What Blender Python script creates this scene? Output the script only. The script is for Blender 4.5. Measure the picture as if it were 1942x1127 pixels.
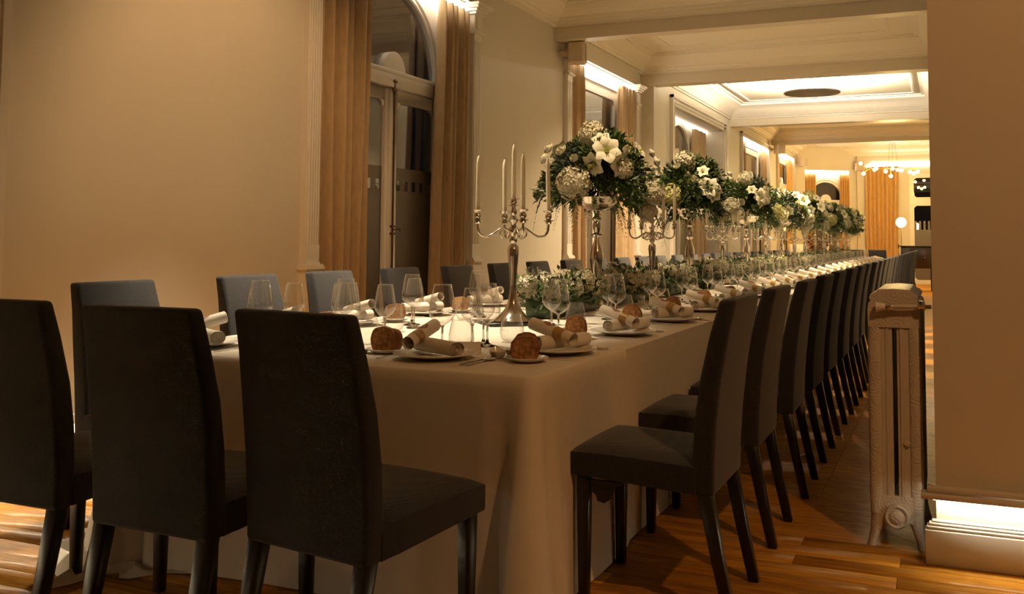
import bpy, bmesh, math, random
import numpy as np
from mathutils import Vector, Matrix

for _o in list(bpy.data.objects): bpy.data.objects.remove(_o, do_unlink=True)
SC = bpy.context.scene
COL = SC.collection
PI = math.pi
rnd = random.Random(7)
nrg = np.random.default_rng(11)

# ------------------------------------------------------------------ camera
EYE = 1.2
cam_d = bpy.data.cameras.new('camera')
cam = bpy.data.objects.new('camera', cam_d); COL.objects.link(cam)
_R = Vector((0.92464921, 0.38078894, 0.00486099)); _U = Vector((0.01864038, -0.0580053, 0.99814224)); _F = Vector((-0.38036348, 0.92284082, 0.0607326))
cam.matrix_world = Matrix(((_R.x, _U.x, -_F.x, 0), (_R.y, _U.y, -_F.y, 0), (_R.z, _U.z, -_F.z, EYE), (0, 0, 0, 1)))
cam_d.sensor_fit = 'HORIZONTAL'; cam_d.sensor_width = 36.0
cam_d.lens = 1800.75 / 1942 * 36.0
cam_d.shift_x = (971 - 1056.13) / 1942
cam_d.shift_y = -(563.5 - 346.27) / 1942
cam_d.clip_start = 0.05; cam_d.clip_end = 200
SC.camera = cam

# ------------------------------------------------------------------ world, exposure
SC.view_settings.view_transform = 'Standard'; SC.view_settings.look = 'None'
SC.view_settings.exposure = 0.0; SC.view_settings.gamma = 1.0; SC.view_settings.use_curve_mapping = False
W = bpy.data.worlds.new('night_sky'); SC.world = W; W.use_nodes = True
W.node_tree.nodes['Background'].inputs[0].default_value = (0.010, 0.011, 0.016, 1)
W.node_tree.nodes['Background'].inputs[1].default_value = 0.25
cy = SC.cycles
cy.use_denoising = True; cy.max_bounces = 8; cy.diffuse_bounces = 4; cy.glossy_bounces = 4
cy.transparent_max_bounces = 28; cy.caustics_reflective = False; cy.caustics_refractive = False
cy.sample_clamp_indirect = 3.0; cy.sample_clamp_direct = 0.0; cy.blur_glossy = 0.5

# light levels (the lamps themselves are built further down)
LED_COL = (1.0, 0.84, 0.62); LED_STR = 22.0
WARM = (1.0, 0.58, 0.27); DEEP = (1.0, 0.50, 0.19); NEUTRAL = (1.0, 0.74, 0.43); TABLE_SPOT = (1.0, 0.84, 0.57)

# ------------------------------------------------------------------ materials
def mat(name, col, rough=0.5, metal=0.0, bump=None, var=0.0, vscale=6.0, coat=0.0, sheen=0.0, spec=0.5, emit=None, estr=0.0, coords='Object', stretch=(1, 1, 1), alt=None, trans=0.0):
    m = bpy.data.materials.new(name); m.use_nodes = True
    nt = m.node_tree; N = nt.nodes; L = nt.links; b = N['Principled BSDF']
    b.inputs['Base Color'].default_value = (*col, 1); b.inputs['Roughness'].default_value = rough
    b.inputs['Metallic'].default_value = metal; b.inputs['Specular IOR Level'].default_value = spec
    b.inputs['Coat Weight'].default_value = coat; b.inputs['Coat Roughness'].default_value = 0.12
    b.inputs['Sheen Weight'].default_value = sheen
    if emit: b.inputs['Emission Color'].default_value = (*emit, 1); b.inputs['Emission Strength'].default_value = estr
    tc = N.new('ShaderNodeTexCoord'); mp = N.new('ShaderNodeMapping'); mp.inputs['Scale'].default_value = stretch
    L.new(tc.outputs[coords], mp.inputs[0])
    if var or alt:
        n = N.new('ShaderNodeTexNoise'); n.inputs['Scale'].default_value = vscale; n.inputs['Detail'].default_value = 5
        L.new(mp.outputs[0], n.inputs['Vector'])
        r = N.new('ShaderNodeValToRGB'); r.color_ramp.elements[0].position = 0.3; r.color_ramp.elements[1].position = 0.7
        a = alt if alt else tuple(c * (1 - var) for c in col)
        r.color_ramp.elements[0].color = (*a, 1); r.color_ramp.elements[1].color = (*col, 1)
        L.new(n.outputs[0], r.inputs[0]); L.new(r.outputs[0], b.inputs['Base Color'])
    if bump:
        kind, sc, st, dist = bump
        if kind == 'noise':
            t = N.new('ShaderNodeTexNoise'); t.inputs['Scale'].default_value = sc; t.inputs['Detail'].default_value = 4; o = t.outputs[0]
            L.new(mp.outputs[0], t.inputs['Vector'])
        elif kind == 'scroll':
            vo = N.new('ShaderNodeTexVoronoi'); vo.inputs['Scale'].default_value = 16; L.new(mp.outputs[0], vo.inputs['Vector'])
            sn = N.new('ShaderNodeMath'); sn.operation = 'SINE'; mz = N.new('ShaderNodeMath'); mz.operation = 'MULTIPLY'; mz.inputs[1].default_value = 34
            L.new(vo.outputs['Distance'], mz.inputs[0]); L.new(mz.outputs[0], sn.inputs[0]); o = sn.outputs[0]
        else:   # weave: two crossed waves
            o = None; outs = []
            for ax in ('X', 'Z') if kind == 'weave' else ('DIAGONAL', 'Z'):
                t = N.new('ShaderNodeTexWave'); t.wave_type = 'BANDS'; t.bands_direction = ax; t.inputs['Scale'].default_value = sc
                t.inputs['Distortion'].default_value = 0.6; L.new(mp.outputs[0], t.inputs['Vector']); outs.append(t.outputs[1])
            mm = N.new('ShaderNodeMath'); mm.operation = 'MULTIPLY'; L.new(outs[0], mm.inputs[0]); L.new(outs[1], mm.inputs[1]); o = mm.outputs[0]
        bn = N.new('ShaderNodeBump'); bn.inputs['Strength'].default_value = st; bn.inputs['Distance'].default_value = dist
        L.new(o, bn.inputs['Height']); L.new(bn.outputs[0], b.inputs['Normal'])
    return m

def emis(name, col, st):
    m = bpy.data.materials.new(name); m.use_nodes = True; N = m.node_tree.nodes; N.remove(N['Principled BSDF'])
    e = N.new('ShaderNodeEmission'); e.inputs[0].default_value = (*col, 1); e.inputs[1].default_value = st
    m.node_tree.links.new(e.outputs[0], N['Material Output'].inputs[0]); return m

def glassmat(name, tint=(1, 1, 1), ior=1.45, gain=1.0, rough=0.0):
    m = bpy.data.materials.new(name); m.use_nodes = True; N = m.node_tree.nodes; L = m.node_tree.links; N.remove(N['Principled BSDF'])
    t = N.new('ShaderNodeBsdfTransparent'); t.inputs[0].default_value = (*tint, 1)
    g = N.new('ShaderNodeBsdfAnisotropic'); g.inputs['Roughness'].default_value = rough; g.inputs[0].default_value = (1, 1, 1, 1)
    f = N.new('ShaderNodeLayerWeight'); f.inputs[0].default_value = 0.5
    pw_ = N.new('ShaderNodeMath'); pw_.operation = 'POWER'; pw_.inputs[1].default_value = 1.9; L.new(f.outputs['Facing'], pw_.inputs[0])
    mu = N.new('ShaderNodeMapRange'); mu.inputs['To Min'].default_value = 0.05 * gain; mu.inputs['To Max'].default_value = ior
    L.new(pw_.outputs[0], mu.inputs[0])
    x = N.new('ShaderNodeMixShader'); L.new(mu.outputs[0], x.inputs[0]); L.new(t.outputs[0], x.inputs[1]); L.new(g.outputs[0], x.inputs[2])
    L.new(x.outputs[0], N['Material Output'].inputs[0]); return m

def woodfloor():
    m = bpy.data.materials.new('oak_plank'); m.use_nodes = True; N = m.node_tree.nodes; L = m.node_tree.links; b = N['Principled BSDF']
    tc = N.new('ShaderNodeTexCoord'); oi = N.new('ShaderNodeObjectInfo')
    ad = N.new('ShaderNodeVectorMath'); ad.operation = 'ADD'; sc = N.new('ShaderNodeVectorMath'); sc.operation = 'SCALE'; sc.inputs['Scale'].default_value = 37.0
    cb = N.new('ShaderNodeCombineXYZ')
    for i in range(3): L.new(oi.outputs['Random'], cb.inputs[i])
    L.new(cb.outputs[0], sc.inputs[0]); L.new(tc.outputs['Object'], ad.inputs[0]); L.new(sc.outputs[0], ad.inputs[1])
    mp = N.new('ShaderNodeMapping'); mp.inputs['Scale'].default_value = (1.6, 30, 12); L.new(ad.outputs[0], mp.inputs[0])
    n = N.new('ShaderNodeTexNoise'); n.inputs['Scale'].default_value = 2.2; n.inputs['Detail'].default_value = 7; n.inputs['Distortion'].default_value = 1.2
    L.new(mp.outputs[0], n.inputs['Vector'])
    r = N.new('ShaderNodeValToRGB'); r.color_ramp.elements[0].position = 0.34; r.color_ramp.elements[1].position = 0.66
    r.color_ramp.elements[0].color = (0.32, 0.125, 0.014, 1); r.color_ramp.elements[1].color = (0.62, 0.30, 0.040, 1); L.new(n.outputs[0], r.inputs[0])
    hv = N.new('ShaderNodeHueSaturation'); mr = N.new('ShaderNodeMapRange'); mr.inputs['To Min'].default_value = 0.82; mr.inputs['To Max'].default_value = 1.10
    L.new(oi.outputs['Random'], mr.inputs[0]); L.new(mr.outputs[0], hv.inputs['Value']); L.new(r.outputs[0], hv.inputs['Color']); L.new(hv.outputs[0], b.inputs['Base Color'])
    b.inputs['Roughness'].default_value = 0.40; b.inputs['Coat Weight'].default_value = 0.10; b.inputs['Coat Roughness'].default_value = 0.12; b.inputs['Specular IOR Level'].default_value = 0.05
    n2 = N.new('ShaderNodeTexNoise'); n2.inputs['Scale'].default_value = 7; n2.inputs['Detail'].default_value = 2; L.new(tc.outputs['Object'], n2.inputs['Vector'])
    bn = N.new('ShaderNodeBump'); bn.inputs['Strength'].default_value = 0.025; bn.inputs['Distance'].default_value = 0.02
    L.new(n2.outputs[0], bn.inputs['Height']); L.new(bn.outputs[0], b.inputs['Normal']); L.new(bn.outputs[0], b.inputs['Coat Normal'])
    return m

M = {}
M['wall'] = mat('wall_paint', (0.66, 0.61, 0.51), 0.55, bump=('noise', 220, 0.05, 0.002), var=0.05, vscale=1.5)
M['trim'] = mat('white_gloss_paint', (0.78, 0.74, 0.67), 0.32, var=0.04, vscale=9)
M['ceil'] = mat('ceiling_paint', (0.86, 0.80, 0.67), 0.45, var=0.03, vscale=1.2)
M['beam'] = mat('beam_paint', (0.70, 0.63, 0.51), 0.40, var=0.03, vscale=2)
M['floor'] = woodfloor()
M['sub'] = mat('floor_joint', (0.05, 0.02, 0.008), 0.5)
M['curtain'] = mat('curtain_linen', (0.45, 0.31, 0.165), 0.75, sheen=0.4, bump=('weave', 130, 0.25, 0.002), var=0.18, vscale=40, stretch=(1, 1, 0.25))
M['curtain_gold'] = mat('curtain_gold', (0.62, 0.36, 0.10), 0.65, sheen=0.4, bump=('weave', 130, 0.2, 0.002), var=0.2, vscale=30, stretch=(1, 1, 0.2))
M['fabric'] = mat('navy_chair_weave', (0.025, 0.026, 0.036), 0.85, sheen=0.25, bump=('twill', 95, 0.55, 0.003), alt=(0.012, 0.0125, 0.018), vscale=160)
M['leg'] = mat('ebony_leg', (0.013, 0.010, 0.009), 0.35, var=0.3, vscale=30)
M['cloth'] = mat('table_linen', (0.80, 0.74, 0.64), 0.72, sheen=0.2, bump=('weave', 260, 0.12, 0.001), var=0.05, vscale=30)
M['napkin'] = mat('napkin_linen', (0.84, 0.79, 0.70), 0.75, bump=('weave', 240, 0.2, 0.001), var=0.06, vscale=60)
M['china'] = mat('white_china', (0.82, 0.79, 0.74), 0.18, coat=0.3, var=0.02)
M['paper'] = mat('cream_paper', (0.86, 0.80, 0.70), 0.6, var=0.03, vscale=20)
M['gold'] = mat('gold_band', (0.50, 0.33, 0.12), 0.42, metal=0.3, var=0.15, vscale=40)
M['print'] = mat('red_flower_print', (0.20, 0.035, 0.02), 0.6, alt=(0.55, 0.30, 0.20), vscale=130)
M['crust'] = mat('bread_crust', (0.30, 0.115, 0.03), 0.7, alt=(0.13, 0.045, 0.012), vscale=35, bump=('noise', 60, 0.5, 0.004))
M['crumb'] = mat('bread_crumb', (0.62, 0.34, 0.14), 0.85, alt=(0.16, 0.06, 0.016), vscale=60, bump=('noise', 110, 0.9, 0.004))
M['silver'] = mat('polished_silver', (0.80, 0.74, 0.64), 0.13, metal=1.0, var=0.12, vscale=12)
M['steel'] = mat('cutlery_steel', (0.70, 0.68, 0.64), 0.16, metal=1.0, var=0.05)
M['candle'] = mat('ivory_candle', (0.86, 0.78, 0.58), 0.42, var=0.05, vscale=8)
M['wick'] = mat('wick', (0.05, 0.04, 0.03), 0.9, var=0.2)
M['glass'] = glassmat('clear_glass', (0.955, 0.95, 0.94), 0.92, 1.7, 0.02)
M['solid_glass'] = mat('solid_stem_glass', (1.0, 0.99, 0.97), 0.0)
M['solid_glass'].node_tree.nodes['Principled BSDF'].inputs['Transmission Weight'].default_value = 1.0
M['pane'] = glassmat('window_glass', (0.85, 0.85, 0.85), 0.6, 1.1)
M['film'] = mat('frosted_film', (0.115, 0.092, 0.068), 0.38, var=0.05, vscale=3)
M['slate'] = mat('black_mirror_tile', (0.010, 0.010, 0.012), 0.06, spec=0.7, var=0.1)
M['leaf'] = mat('leaf_green', (0.075, 0.115, 0.030), 0.5, alt=(0.032, 0.060, 0.016), vscale=9)
M['leaf2'] = mat('leaf_bright', (0.13, 0.21, 0.04), 0.45, alt=(0.03, 0.07, 0.012), vscale=12)
M['euca'] = mat('eucalyptus_leaf', (0.10, 0.13, 0.095), 0.6, alt=(0.05, 0.075, 0.055), vscale=14)
M['stem'] = mat('green_stem', (0.05, 0.07, 0.02), 0.6, var=0.2)
M['hyd'] = mat('white_hydrangea', (0.74, 0.70, 0.55), 0.7, alt=(0.55, 0.52, 0.36), vscale=28)
M['hydg'] = mat('yellowish_hydrangea', (0.66, 0.62, 0.30), 0.7, alt=(0.48, 0.46, 0.18), vscale=28)
M['petal'] = mat('white_petal', (0.80, 0.76, 0.64), 0.55, alt=(0.70, 0.68, 0.48), vscale=22)
M['lilyc'] = mat('lily_throat', (0.45, 0.50, 0.10), 0.6, var=0.2)
M['wrap'] = mat('leaf_wrapped_box', (0.020, 0.040, 0.010), 0.45, alt=(0.035, 0.065, 0.016), vscale=9, stretch=(1, 1, 9))
M['rad'] = mat('radiator_enamel', (0.62, 0.57, 0.50), 0.33, metal=0.0, bump=('scroll', 5, 0.22, 0.003), var=0.10, vscale=10)
M['radp'] = mat('radiator_plain_enamel', (0.62, 0.57, 0.50), 0.30, var=0.08, vscale=12)
M['chrome'] = mat('chrome', (0.75, 0.72, 0.68), 0.12, metal=1.0, var=0.05)
M['brass'] = mat('brass', (0.42, 0.26, 0.09), 0.3, metal=1.0, var=0.1)
M['iron'] = mat('aged_bolt', (0.16, 0.085, 0.035), 0.4, metal=0.7, var=0.3, vscale=20)
M['spk'] = mat('loudspeaker_shell', (0.62, 0.52, 0.38), 0.5, var=0.04)
M['grille'] = mat('loudspeaker_grille', (0.50, 0.43, 0.33), 0.7, bump=('weave', 200, 0.5, 0.002), var=0.05)
M['darkwood'] = mat('dark_walnut', (0.030, 0.014, 0.008), 0.35, var=0.4, vscale=8, stretch=(1, 1, 8))
M['white_cover'] = mat('white_slipcover', (0.80, 0.77, 0.70), 0.75, var=0.05)
M['dry'] = mat('dried_purple_leaf', (0.060, 0.018, 0.030), 0.7, alt=(0.10, 0.035, 0.02), vscale=12)
M['disc'] = mat('woven_lamp_disc', (0.42, 0.36, 0.27), 0.7, bump=('weave', 60, 0.8, 0.01), var=0.2, vscale=40)
M['led'] = emis('led_strip_light', LED_COL, LED_STR)
M['led_soft'] = emis('recess_led_light', LED_COL, 4.0)
M['led_base'] = emis('plinth_led_light', (1.0, 0.86, 0.60), 42.0)
M['led_left'] = emis('left_plinth_led_light', (1.0, 0.84, 0.56), 85.0)
M['bulb'] = emis('chandelier_bulb', (1.0, 0.64, 0.22), 50.0)
M['globe'] = emis('opal_globe', (1.0, 0.80, 0.42), 7.0)
M['down'] = emis('downlight_lens', (1.0, 0.85, 0.6), 9.0)
M['disc_glow'] = emis('lamp_disc_glow', (1.0, 0.82, 0.57), 1700.0)

# ------------------------------------------------------------------ mesh helpers
class MB:
    def __init__(s): s.v = []; s.f = []; s.mi = []
    def add(s, vs, fs, mi=0):
        o = len(s.v); s.v += [tuple(p) for p in vs]; s.f += [tuple(i + o for i in f) for f in fs]; s.mi += [mi] * len(fs); return s
    def box(s, x0, x1, y0, y1, z0, z1, mi=0):
        return s.add([(x0, y0, z0), (x1, y0, z0), (x1, y1, z0), (x0, y1, z0), (x0, y0, z1), (x1, y0, z1), (x1, y1, z1), (x0, y1, z1)],
                     [(0, 3, 2, 1), (4, 5, 6, 7), (0, 1, 5, 4), (1, 2, 6, 5), (2, 3, 7, 6), (3, 0, 4, 7)], mi)
    def loft(s, loops, cap=True, closed=True, mi=0):
        n = len(loops[0]); vs = [p for l in loops for p in l]; fs = []
        for k in range(len(loops) - 1):
            for i in range(n if closed else n - 1):
                j = (i + 1) % n; fs.append((k * n + i, k * n + j, (k + 1) * n + j, (k + 1) * n + i))
        if cap: fs.append(tuple(range(n - 1, -1, -1))); fs.append(tuple((len(loops) - 1) * n + i for i in range(n)))
        return s.add(vs, fs, mi)
    def lathe(s, prof, n=20, c=(0, 0, 0), cap=True, mi=0):
        return s.loft([[(c[0] + r * math.cos(2 * PI * i / n), c[1] + r * math.sin(2 * PI * i / n), c[2] + z) for i in range(n)] for r, z in prof], cap, True, mi)
    def tube(s, pts, r, n=8, cap=True, mi=0):
        pts = [Vector(p) for p in pts]; rs = r if isinstance(r, (list, tuple)) else [r] * len(pts); loops = []
        up = Vector((0, 0, 1))
        t0 = (pts[1] - pts[0]).normalized()
        if abs(t0.dot(up)) > 0.95: up = Vector((1, 0, 0))
        for i, p in enumerate(pts):
            t = (pts[min(i + 1, len(pts) - 1)] - pts[max(i - 1, 0)]).normalized()
            a = t.cross(up).normalized(); b = a.cross(t).normalized(); up = b
            loops.append([p + (a * math.cos(2 * PI * k / n) + b * math.sin(2 * PI * k / n)) * rs[i] for k in range(n)])
        return s.loft(loops, cap, True, mi)
    def ball(s, c, r, nu=12, nv=8, sq=(1, 1, 1), mi=0):
        loops = []
        for k in range(1, nv):
            a = PI * k / nv
            loops.append([(c[0] + r * sq[0] * math.sin(a) * math.cos(2 * PI * i / nu), c[1] + r * sq[1] * math.sin(a) * math.sin(2 * PI * i / nu), c[2] - r * sq[2] * math.cos(a)) for i in range(nu)])
        return s.loft(loops, True, True, mi)
    def mesh(s, name, mats, smooth=None, bevel=0.0, seg=2):
        me = bpy.data.meshes.new(name); me.from_pydata(s.v, [], s.f)
        for m in (mats if isinstance(mats, (list, tuple)) else [mats]): me.materials.append(M[m] if isinstance(m, str) else m)
        if any(s.mi): me.polygons.foreach_set('material_index', s.mi)
        if bevel:
            bm = bmesh.new(); bm.from_mesh(me)
            bmesh.ops.remove_doubles(bm, verts=bm.verts, dist=1e-5)
            ed = [e for e in bm.edges if len(e.link_faces) == 2 and e.calc_face_angle(0) > 0.6]
            bmesh.ops.bevel(bm, geom=ed, offset=bevel, segments=seg, profile=0.5, affect='EDGES', clamp_overlap=True)
            bmesh.ops.recalc_face_normals(bm, faces=bm.faces); bm.to_mesh(me); bm.free()
            if smooth is None: smooth = 50
        if smooth:
            me.polygons.foreach_set('use_smooth', [True] * len(me.polygons)); me.set_sharp_from_angle(angle=math.radians(smooth))
        me.update(); return me
    def obj(s, name, mats, parent=None, smooth=None, bevel=0.0, seg=2):
        return put(name, s.mesh(name, mats, smooth, bevel, seg), parent)

def put(name, me, parent=None, loc=None, rot=None, scale=None):
    o = bpy.data.objects.new(name, me); COL.objects.link(o)
    if parent: o.parent = parent
    if loc: o.location = loc
    if rot is not None: o.rotation_euler = rot if isinstance(rot, (tuple, list)) else (0, 0, rot)
    if scale: o.scale = scale if isinstance(scale, (tuple, list)) else (scale,) * 3
    return o
def tag(o, label, cat, group=None):
    o['label'] = label; o['category'] = cat
    if group: o['group'] = group
    return o
def thing(name, label, cat, loc=(0, 0, 0), rot=0, group=None): return tag(put(name, None, None, loc, rot), label, cat, group)
def struct(o): o['kind'] = 'structure'; return o
def stuff(o): o['kind'] = 'stuff'; return o
def copy_tree(o, parent=None):
    c = o.copy(); COL.objects.link(c); c.parent = parent
    for ch in list(o.children): copy_tree(ch, c)
    return c
ORD = 'first second third fourth fifth sixth seventh eighth ninth tenth eleventh twelfth thirteenth fourteenth fifteenth sixteenth seventeenth eighteenth nineteenth twentieth twenty-first twenty-second twenty-third twenty-fourth twenty-fifth twenty-sixth'.split()
def spot(name, loc, power, col, size_deg, blend=0.6, radius=0.05, aim=None):
    d = bpy.data.lights.new(name, 'SPOT'); d.energy = power; d.color = col; d.spot_size = math.radians(size_deg); d.spot_blend = blend; d.shadow_soft_size = radius
    o = put(name, d, None, loc)
    if aim: o.rotation_euler = (Vector(aim) - Vector(loc)).to_track_quat('-Z', 'Y').to_euler()
    return o
def point(name, loc, power, col, radius=0.08):
    d = bpy.data.lights.new(name, 'POINT'); d.energy = power; d.color = col; d.shadow_soft_size = radius
    return put(name, d, None, loc)

# ================================================================== the setting
XL = -4.25; XL2 = -4.06; XR = -0.062; YP = 3.93; ZC = 3.96; YE = 29.1
# ---- floor: dark base, planks as pieces
floor = struct(MB().box(-5.0, 3.4, -2.8, 32.6, -0.12, -0.022).obj('floor', 'sub'))
def plank_mesh(l, w): return MB().box(-l / 2, l / 2, -w / 2, w / 2, -0.02, 0.0).mesh('plank', 'floor', bevel=0.0012, seg=1)
pw = 0.118
PM = {L: plank_mesh(L, pw - 0.002) for L in (0.9, 1.3, 1.7, 2.2)}
stuffm = MB()
y = 0.85
k = 0
while y < 4.02:
    x = -4.25 + rnd.uniform(-0.8, 0)
    while x < 1.6:
        L_ = rnd.choice((0.9, 1.3, 1.7, 2.2))
        put('plank', PM[L_], floor, (x + L_ / 2, y + pw / 2, 0)); x += L_ + 0.0015
    y += pw
y_ch = y
stuffm.box(-4.25, 1.6, -2.5, 0.848, -0.02, 0.0)
stuffm.box(1.9, 3.2, 0.85, 4.0, -0.02, 0.0)
# chevron parquet in the hall
cw = 0.52; ch = 0.115; sl = 0.52
def chev_mesh(side):
    dx = cw; dy = sl * side
    a = 0.001
    return MB().add([(a, 0, -0.02), (dx - a, dy, -0.02), (dx - a, dy + ch - 2 * a, -0.02), (a, ch - 2 * a, -0.02), (a, 0, 0), (dx - a, dy, 0), (dx - a, dy + ch - 2 * a, 0), (a, ch - 2 * a, 0)],
                    [(0, 3, 2, 1), (4, 5, 6, 7), (0, 1, 5, 4), (1, 2, 6, 5), (2, 3, 7, 6), (3, 0, 4, 7)]).mesh('parquet_block', 'floor')
CM = (chev_mesh(1), chev_mesh(-1))
ncol = 8; x0 = XR - ncol * cw
for c in range(ncol):
    side = 1 if c % 2 == 0 else -1
    yy = y_ch - (0 if side == 1 else -sl) - (sl if side == 1 else 0)
    for i in range(int((YE - y_ch) / ch) + 12):
        Y0 = yy + i * ch
        lo = min(Y0, Y0 + sl * side); hi = max(Y0, Y0 + sl * side) + ch
        if hi > YE + 2.5: continue
        if lo < y_ch - 0.001:
            continue
        if c >= ncol - 3 and Y0 < 13.5:
            put('parquet_block', CM[0 if side == 1 else 1], floor, (x0 + c * cw, Y0, 0))
        else:
            stuffm.add([(x0 + c * cw + .001, Y0, 0), (x0 + (c + 1) * cw - .001, Y0 + sl * side, 0), (x0 + (c + 1) * cw - .001, Y0 + sl * side + ch - .002, 0), (x0 + c * cw + .001, Y0 + ch - .002, 0)], [(0, 1, 2, 3)])
stuffm.box(x0, XR, y_ch + 0.001, y_ch + sl + 0.13, -0.02, -0.0006)
stuff(stuffm.obj('parquet_surface', 'floor', floor))

# ---- walls
def wallbox(name, boxes, m='wall'):
    b = MB()
    for q in boxes: b.box(*q)
    return struct(b.obj(name, m))
W1 = (5.69, 8.07, 3.47); W2 = (10.66, 13.24, 3.47)
W3 = (14.72, 18.42, 3.36); W4 = (20.2, 23.35, 3.44); W5 = (24.7, 27.45, 3.55)
wallbox('wall_left', [(-4.75, XL, -2.5, W1[0], 0, ZC), (-4.75, XL, W1[0], W1[1], W1[2], ZC), (-4.75, XL, W1[1], W2[0], 0, ZC), (-4.75, XL, W2[0], W2[1], W2[2], ZC), (-4.75, XL, W2[1], 13.66, 0, ZC)])
wallbox('wall_left_far', [(-4.75, XL2, 13.66, W3[0], 0, ZC), (-4.75, XL2, W3[0], W3[1], W3[2], ZC), (-4.75, XL2, W3[1], W4[0], 0, ZC), (-4.75, XL2, W4[0], W4[1], W4[2], ZC), (-4.75, XL2, W4[1], W5[0], 0, ZC), (-4.75, XL2, W5[0], W5[1], W5[2], ZC), (-4.75, XL2, W5[1], 28.2, 0, ZC)])
wallbox('wall_right', [(XR, 3.2, YP, YE + 0.3, 0, ZC)])
wallbox('wall_back', [(-4.75, 3.4, -2.8, -2.5, 0, ZC)])
wallbox('wall_side', [(3.2, 3.4, -2.5, YP, 0, ZC)])
EW = (-1.02, -0.12, 3.16)       # far window opening in end wall
wallbox('wall_end', [(-2.46, -1.72, YE, YE + 0.3, 0, ZC), (-1.72, EW[1], YE, YE + 0.3, 3.5, ZC), (-1.72, EW[0], YE, YE + 0.3, 0, 3.5), (EW[1], XR, YE, YE + 0.3, 0, 3.5), (EW[0], EW[1], YE, YE + 0.3, EW[2], 3.5)])
struct(MB().box(-4.75, 3.4, -2.8, 32.6, ZC, ZC + 0.2).obj('ceiling', 'ceil'))
# diagonal bay wall, opening for its window
DG0 = Vector((-4.06, 28.0)); DG1 = Vector((-2.40, 29.2)); dgl = (DG1 - DG0).length; dga = math.atan2(DG1.y - DG0.y, DG1.x - DG0.x)
dgw = MB(); dgw.box(0, 0.28, 0, 0.35, 0, ZC); dgw.box(dgl - 0.32, dgl, 0, 0.35, 0, ZC); dgw.box(0.28, dgl - 0.32, 0, 0.35, 3.28, ZC)
o = struct(dgw.obj('wall_bay', 'wall')); o.location = (DG0.x, DG0.y, 0); o.rotation_euler = (0, 0, dga)

# ---- beams
for i, (y0, y1, zb) in enumerate(((10.22, 10.42, 3.55), (13.60, 13.84, 3.53), (19.05, 19.3, 3.52), (23.9, 24.15, 3.60))):
    b = MB().box(XL if i < 2 else XL2, XR, y0, y1, zb, ZC); b.box(XL if i < 2 else XL2, XR, y0 - 0.025, y1 + 0.025, zb + 0.145, zb + 0.17)
    struct(b.obj('trim_%d' % (i + 1), 'beam'))
# ---- cornices (mitred rings)
def ring(mb, x0, x1, y0, y1, prof):
    loops = [[(x0 + o_, y0 + o_, z), (x1 - o_, y0 + o_, z), (x1 - o_, y1 - o_, z), (x0 + o_, y1 - o_, z)] for o_, z in prof]
    mb.loft(loops, cap=False)
CP = [(0, 3.70), (0.035, 3.70), (0.035, 3.725), (0.06, 3.73), (0.07, 3.765), (0.09, 3.77), (0.10, 3.80), (0.16, 3.83), (0.21, 3.875), (0.23, 3.915), (0.26, 3.92), (0.26, 3.94), (0.31, 3.945), (0.31, ZC)]
PP = [(0.60, ZC), (0.60, 3.95), (0.615, 3.942), (0.635, 3.942), (0.65, 3.95), (0.65, ZC)]
CV = [(0, 3.66), (0.03, 3.66), (0.035, 3.69), (0.05, 3.695), (0.07, 3.74), (0.12, 3.80), (0.20, 3.86), (0.28, 3.89), (0.30, 3.90), (0.30, 3.925), (0.36, 3.93), (0.36, ZC)]
CV2 = [(0.42, ZC), (0.43, 3.945), (0.45, 3.94), (0.48, 3.94), (0.50, 3.945), (0.51, ZC)]
for i, (xa, y0, y1, pf, pp) in enumerate(((XL, -2.5, 10.22, CP, PP), (XL, 10.42, 13.60, CP, PP), (XL2, 13.84, 19.05, CV, CV2), (XL2, 19.3, 23.9, CP, None), (XL2, 24.15, YE, CP, PP))):
    b = MB(); ring(b, xa, XR, y0, y1, pf)
    if pp: ring(b, xa, XR, y0, y1, pp)
    struct(b.obj('trim_%d' % (i + 5), 'trim' if i == 2 else 'ceil', smooth=35))
# cove light of the middle bay

# ---- lit plinths (base board, recess with strip light, ledge)
def plinth_x(name, x0, x1, y, depth=0.06, dx=0.040):      # runs along X, faces -Y, wall face at y
    b = MB(); b.box(x0 - dx, x1, y - depth, y + 0.01, 0, 0.128); b.box(x0 - dx + .006, x1, y - depth + .008, y, 0.128, 0.140); b.box(x0 - dx + .014, x1, y - depth + .018, y, 0.140, 0.150); b.box(x0 - dx + .024, x1, y - depth + .03, y, 0.150, 0.158)
    o = struct(b.obj(name, 'trim', bevel=0.003, seg=1))
    l = MB(); l.box(x0 - dx - 0.012, x1, y - depth - 0.012, y, 0.243, 0.262); l.box(x0 - dx + 0.012, x1, y - depth + 0.012, y, 0.262, 0.285)
    l.obj('ledge', 'beam', o, bevel=0.003, seg=1)
    MB().box(x0 - dx + 0.03, x1, y - 0.042, y - 0.02, 0.236, 0.2425).obj('light_strip', 'led_base', o)
    return o
plinth_x('baseboard_right', XR, 3.2, YP)
def plinth_y(name, spans, x, m='led_base'):
    b = MB(); l = MB(); s_ = MB()
    for y0, y1 in spans:
        b.box(x - 0.01, x + 0.06, y0, y1, 0, 0.135); b.box(x, x + 0.045, y0, y1, 0.135, 0.155)
        l.box(x, x + 0.07, y0, y1, 0.243, 0.265); l.box(x, x + 0.05, y0, y1, 0.265, 0.285); s_.box(x + 0.02, x + 0.045, y0, y1, 0.236, 0.2425)
    o = struct(b.obj(name, 'trim')); l.obj('ledge', 'trim', o); s_.obj('light_strip', m, o); return o
plinth_y('baseboard_left', [(-2.4, 5.5), (8.28, 10.48)], XL, 'led_left')
plinth_y('baseboard_left_far', [(13.7, 14.6), (18.55, 20.0), (23.6, 24.5)], XL2)

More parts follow.
